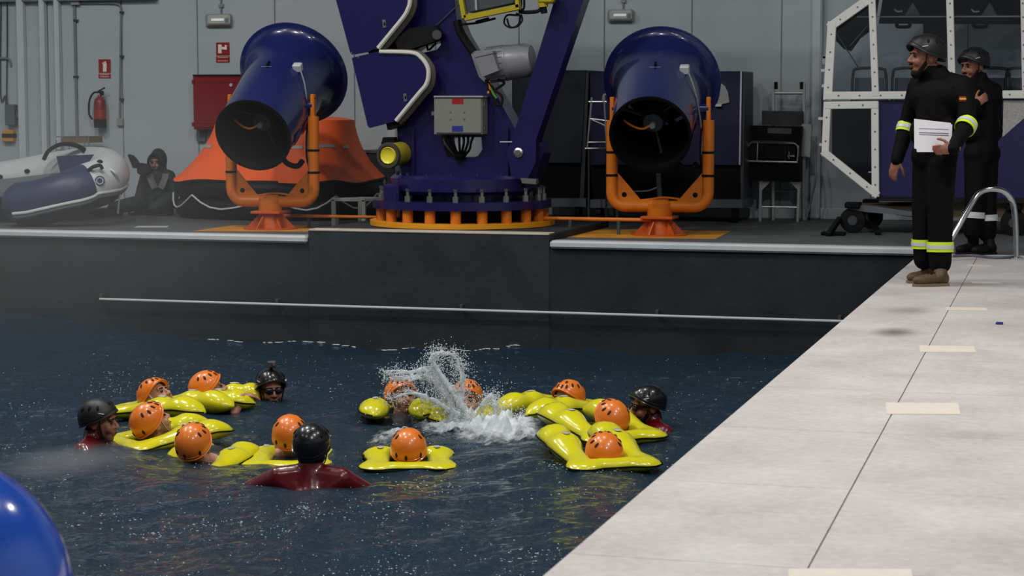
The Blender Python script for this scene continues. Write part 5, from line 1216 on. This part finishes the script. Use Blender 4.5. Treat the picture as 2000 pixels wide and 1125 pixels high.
MB().prism([atD(x, y, SD-.25) for x, y in ((249, 303), (252, 301), (260, 303), (268, 312), (273, 322), (268, 328), (259, 328))], FWD*.06).obj('blade', 'black_rubber', t)
MB().prism([atD(x, y, SD-.3) for x, y in ((267, 325), (273, 318), (290, 320), (294, 332), (286, 341), (274, 342), (268, 338))], FWD*.14).obj('body', 'black_rubber', t)
MB().cyl(atD(281, 340, SD-.25), A(*(atD(281, 400, SD-.25)[:2]), 0.0), .03, 10).obj('stand', 'black_rubber', t)
MB().box(A(*(atD(281, 400, SD-.25)[:2]), .012), (.3, .3, .024), .004).obj('foot_plate', 'black_rubber', t)
t = thing('floor_dolly', onZ(295, 417, 0), 'low wheeled dolly with chrome edge bar in front of the seated figure', 'dolly')
pa_, pb_ = onZ(247, 418, .0), onZ(336, 418, .0)
MB().cyl(pa_+A(0, 0, .17), pb_+A(0, 0, .17), .014, 8).obj('edge_bar', 'chrome', t); MB().box((pa_+pb_)/2+A(0, .2, .14), (np.linalg.norm(pb_-pa_), .36, .03), .005).obj('platform', 'black_rubber', t)
for q_ in (.05, .55, .95):
    c_ = pa_+(pb_-pa_)*q_; MB().lathe([(.04, -.015), (.05, -.01), (.05, .01), (.04, .015)], c_+A(0, .02, .05), (1, .3, 0), 16).obj('wheel', 'black', t); MB().box(c_+A(0, .02, .11), (.05, .05, .04)).obj('wheel_fork', 'dark_grey', t)

# ---------------------------------------------------------------- splashing water, rain drops with glints, drifting spray
ICO = None
def ico():
    bm = bmesh.new(); bmesh.ops.create_icosphere(bm, subdivisions=1, radius=1); bm.verts.index_update()
    v = np.array([x.co[:] for x in bm.verts]); f = np.array([[y.index for y in x.verts] for x in bm.faces]); bm.free(); return v, f
IV, IF = ico()
def drops(name, P, S, m, label, stretch=None):
    P = np.asarray(P); n = len(P); S = np.asarray(S)
    if S.ndim == 1: S = np.stack([S]*3, 1)
    V = (IV[None]*S[:, None, :]+P[:, None, :]).reshape(-1, 3); Fi = (IF[None]+(np.arange(n)*len(IV))[:, None, None]).reshape(-1, 3)
    me = bpy.data.meshes.new(name); me.vertices.add(len(V)); me.vertices.foreach_set('co', V.astype(np.float32).ravel())
    me.loops.add(Fi.size); me.loops.foreach_set('vertex_index', Fi.astype(np.int32).ravel()); me.polygons.add(len(Fi))
    me.polygons.foreach_set('loop_start', np.arange(0, Fi.size, 3, dtype=np.int32)); me.update(calc_edges=True); me.validate()
    me.materials.append(MATS[m]); me.shade_smooth(); o = bpy.data.objects.new(name, me); COL.objects.link(o)
    return tag(o, label, 'water', kind='stuff')
def world_px(px, py, D): return atD(px, py, D)
# splash: sheet ribbons and droplets thrown up by kicking feet
PS, SS = [], []
arcs = [[(905, 800), (890, 770), (868, 740), (850, 712), (846, 698), (856, 690), (880, 690), (893, 702), (901, 720)], [(895, 800), (900, 770), (905, 740), (901, 722), (890, 712)],
        [(880, 780), (860, 750), (835, 722), (800, 726), (765, 724), (752, 732)], [(870, 770), (845, 742), (815, 735), (780, 740), (758, 735)], [(900, 810), (870, 795), (830, 775), (800, 768), (775, 775), (755, 772)],
        [(880, 800), (872, 780), (850, 750), (842, 728), (850, 712)], [(950, 850), (945, 820), (943, 795), (958, 772), (972, 790), (982, 800)], [(965, 840), (968, 815), (966, 790), (960, 775)], [(985, 850), (985, 825), (982, 802)],
        [(1000, 865), (1012, 835), (1018, 815), (1026, 812)], [(1020, 870), (1035, 850), (1048, 838), (1045, 845)], [(980, 870), (995, 830), (1005, 822), (1020, 820)]]
g = MB()
for ai, arc in enumerate(arcs):
    for rep in range(3):
        dep = 14.75+rng.normal(0, .07); jit = rng.normal(0, 2.2, (len(arc), 2))
        pts = spline([world_px(x+a_, y+b_, dep+rng.normal(0, .02)) for (x, y), (a_, b_) in zip(arc, jit)], 7); N_ = len(pts)
        for i in range(N_-1):
            f_ = i/(N_-1); r1 = (.017*(1-f_)+.0055)*rng.uniform(.55, 1.25)
            if rng.random() < .86: g.cap(pts[i], pts[i+1], r1, r1*rng.uniform(.6, 1), 7)
            if rng.random() < .3: q_ = pts[i]+rng.normal(0, .05, 3); g.cap(pts[i], q_, r1*.7, .003, 6)
        for i, p in enumerate(pts):
            for _ in range(7): PS.append(p+rng.normal(0, 1, 3)*(.03+.03*(1-i/N_))*A(1, 1.6, 1)); SS.append(rng.uniform(.0015, .0045)*rng.uniform(.7, 1.5, 3))
tsp = thing('water_splash', world_px(900, 830, 14.75), 'white sheets of water kicked up in the middle of the ring', 'water'); tsp['kind'] = 'stuff'
tag(remesh(g, 'water_sheet', 'splash_water', tsp, .0075, 1), kind='stuff')
for _ in range(500):                                            # outlying drops
    x, y = rng.normal(900, 65), rng.normal(790, 45)
    PS.append(world_px(x, y, 14.75+rng.normal(0, .25))); SS.append(np.full(3, rng.uniform(.0015, .005)))
PS = np.array(PS); SS = np.array(SS); ok = PS[:, 2] > WZ-.05
drops('splash_drops', PS[ok], SS[ok], 'drop_and_glint', 'fine drops flying off the splash in the middle of the ring')
# foam churned on the surface below it
blobs = ((900, 822, 62, 20, 1.0), (975, 848, 58, 17, 1.0), (1030, 868, 26, 8, .7), (845, 806, 45, 11, .7), (775, 848, 30, 9, .6), (745, 858, 20, 5, .5), (955, 798, 22, 12, .7), (500, 797, 20, 4, .5))
c0, c1 = onZ(690, 785, WZ), onZ(1080, 895, WZ)
xs = [onZ(x, y, WZ) for x in (690, 1085) for y in (775, 900)]; X0, X1 = min(p[0] for p in xs), max(p[0] for p in xs); Y0, Y1 = min(p[1] for p in xs), max(p[1] for p in xs)
na, nb_ = int((X1-X0)/.014), int((Y1-Y0)/.014); V = []; dn = []
Rm = np.stack([RGT, UPV, FWD])
rnd = rng.normal(0, 1, (nb_+1, na+1))
def blur(z, k):
    for _ in range(k): z = (z+np.roll(z, 1, 0)+np.roll(z, -1, 0)+np.roll(z, 1, 1)+np.roll(z, -1, 1))/5
    return z/z.std()
nz = np.abs(blur(rnd, 6))*.6+np.abs(blur(rng.normal(0, 1, rnd.shape), 25))*.8; fine_ = blur(rng.normal(0, 1, rnd.shape), 1)
for i in range(nb_+1):
    for j in range(na+1):
        x, y = X0+(X1-X0)*j/na, Y0+(Y1-Y0)*i/nb_; c = Rm @ (A(x, y, WZ)-EYE); px, py = 1000+F*c[0]/c[2], 562.5-F*c[1]/c[2]
        m_ = 0
        for cx_, cy_, sx_, sy_, k_ in blobs: m_ = max(m_, k_*math.exp(-.5*(((px-cx_)/sx_)**2+((py-cy_)/sy_)**2)))
        V.append((x, y, wave_at(x, y)-.012+m_*(.03+.055*nz[i, j]+.008*fine_[i, j]))); dn.append(m_)
Fs = [(i*(na+1)+j, i*(na+1)+j+1, (i+1)*(na+1)+j+1, (i+1)*(na+1)+j) for i in range(nb_) for j in range(na) if max(dn[i*(na+1)+j], dn[(i+1)*(na+1)+j+1]) > .04]
me = bpy.data.meshes.new('surface_foam'); me.from_pydata(V, [], Fs); at_ = me.attributes.new('foam_amount', 'FLOAT', 'POINT'); at_.data.foreach_set('value', dn)
me.materials.append(MATS['foam']); me.shade_smooth(); fo = bpy.data.objects.new('surface_foam', me); COL.objects.link(fo); tag(fo, 'white foam churned up on the water under the splash', 'foam', kind='stuff')
# rain drops hitting the surface; clusters of pale drops also stand in for glints
PR, SR = [], []
cl = [(rng.uniform(0, 1500), rng.uniform(690, 1120)) for _ in range(34)]+[(610, 1010), (600, 1000), (230, 735), (210, 765), (330, 745), (415, 1010), (300, 1030), (780, 1010), (840, 955), (1170, 930), (1090, 925)]*2
for cx_, cy_ in cl:
    for _ in range(14):
        x, y = rng.normal(cx_, 34), rng.normal(cy_, 9)
        if y < 670: continue
        p = onZ(x, y, WZ)
        if p[0] > XE-.05 or p[0] < XL or p[1] > PE-.1 or p[1] < NY: continue
        p[2] = wave_at(p[0], p[1])+rng.uniform(0, .02); s_ = rng.uniform(.0012, .0036); PR.append(p); SR.append((s_*rng.uniform(1, 3.2), s_, s_))
for _ in range(900):
    x, y = rng.uniform(0, 1600), rng.uniform(690, 1125); p = onZ(x, y, WZ)
    if p[0] > XE-.05 or p[1] > PE-.1: continue
    p[2] = wave_at(p[0], p[1])+rng.uniform(0, .03); s_ = rng.uniform(.0012, .003); PR.append(p); SR.append((s_*rng.uniform(1, 2.5), s_, s_))
for px in list(rng.uniform(385, 1010, 70)):                         # wet line where the swell laps the far wall
    p = onY(px, 660, PE-.02); p[2] = wave_at(p[0], PE)+.006; PR.append(p); SR.append((rng.uniform(.015, .05), .012, .005))
drops('rain_and_glints', PR, SR, 'drop_and_glint', 'tiny rain splashes and pale drops standing in for glints on the pool surface')

# spray blown over the pool from the left: a thin haze and a low jet
c = onZ(150, 760, WZ); c = A(c[0]-.6, c[1]+.3, .35)
MB().ell(c, (3.6, 3.2, 1.9), None, 24, 16).obj('spray_mist', 'mist', smooth=60, label='thin grey spray haze drifting over the left of the pool', cat='mist', kind='stuff')
p = onZ(-60, 925, WZ+.08); q = onZ(330, 875, WZ+.08); d = unit(q-p); n_ = A(-d[1], d[0], 0); L = np.linalg.norm(q-p)
MB().ell((p+q)/2+A(0, 0, .0), (L*.62, .32, .10), np.array((d, n_, A(0, 0, 1))).T, 24, 12).obj('spray_jet', 'jet_mist', smooth=60, label='pale jet of spray skimming the water at the left edge', cat='mist', kind='stuff')
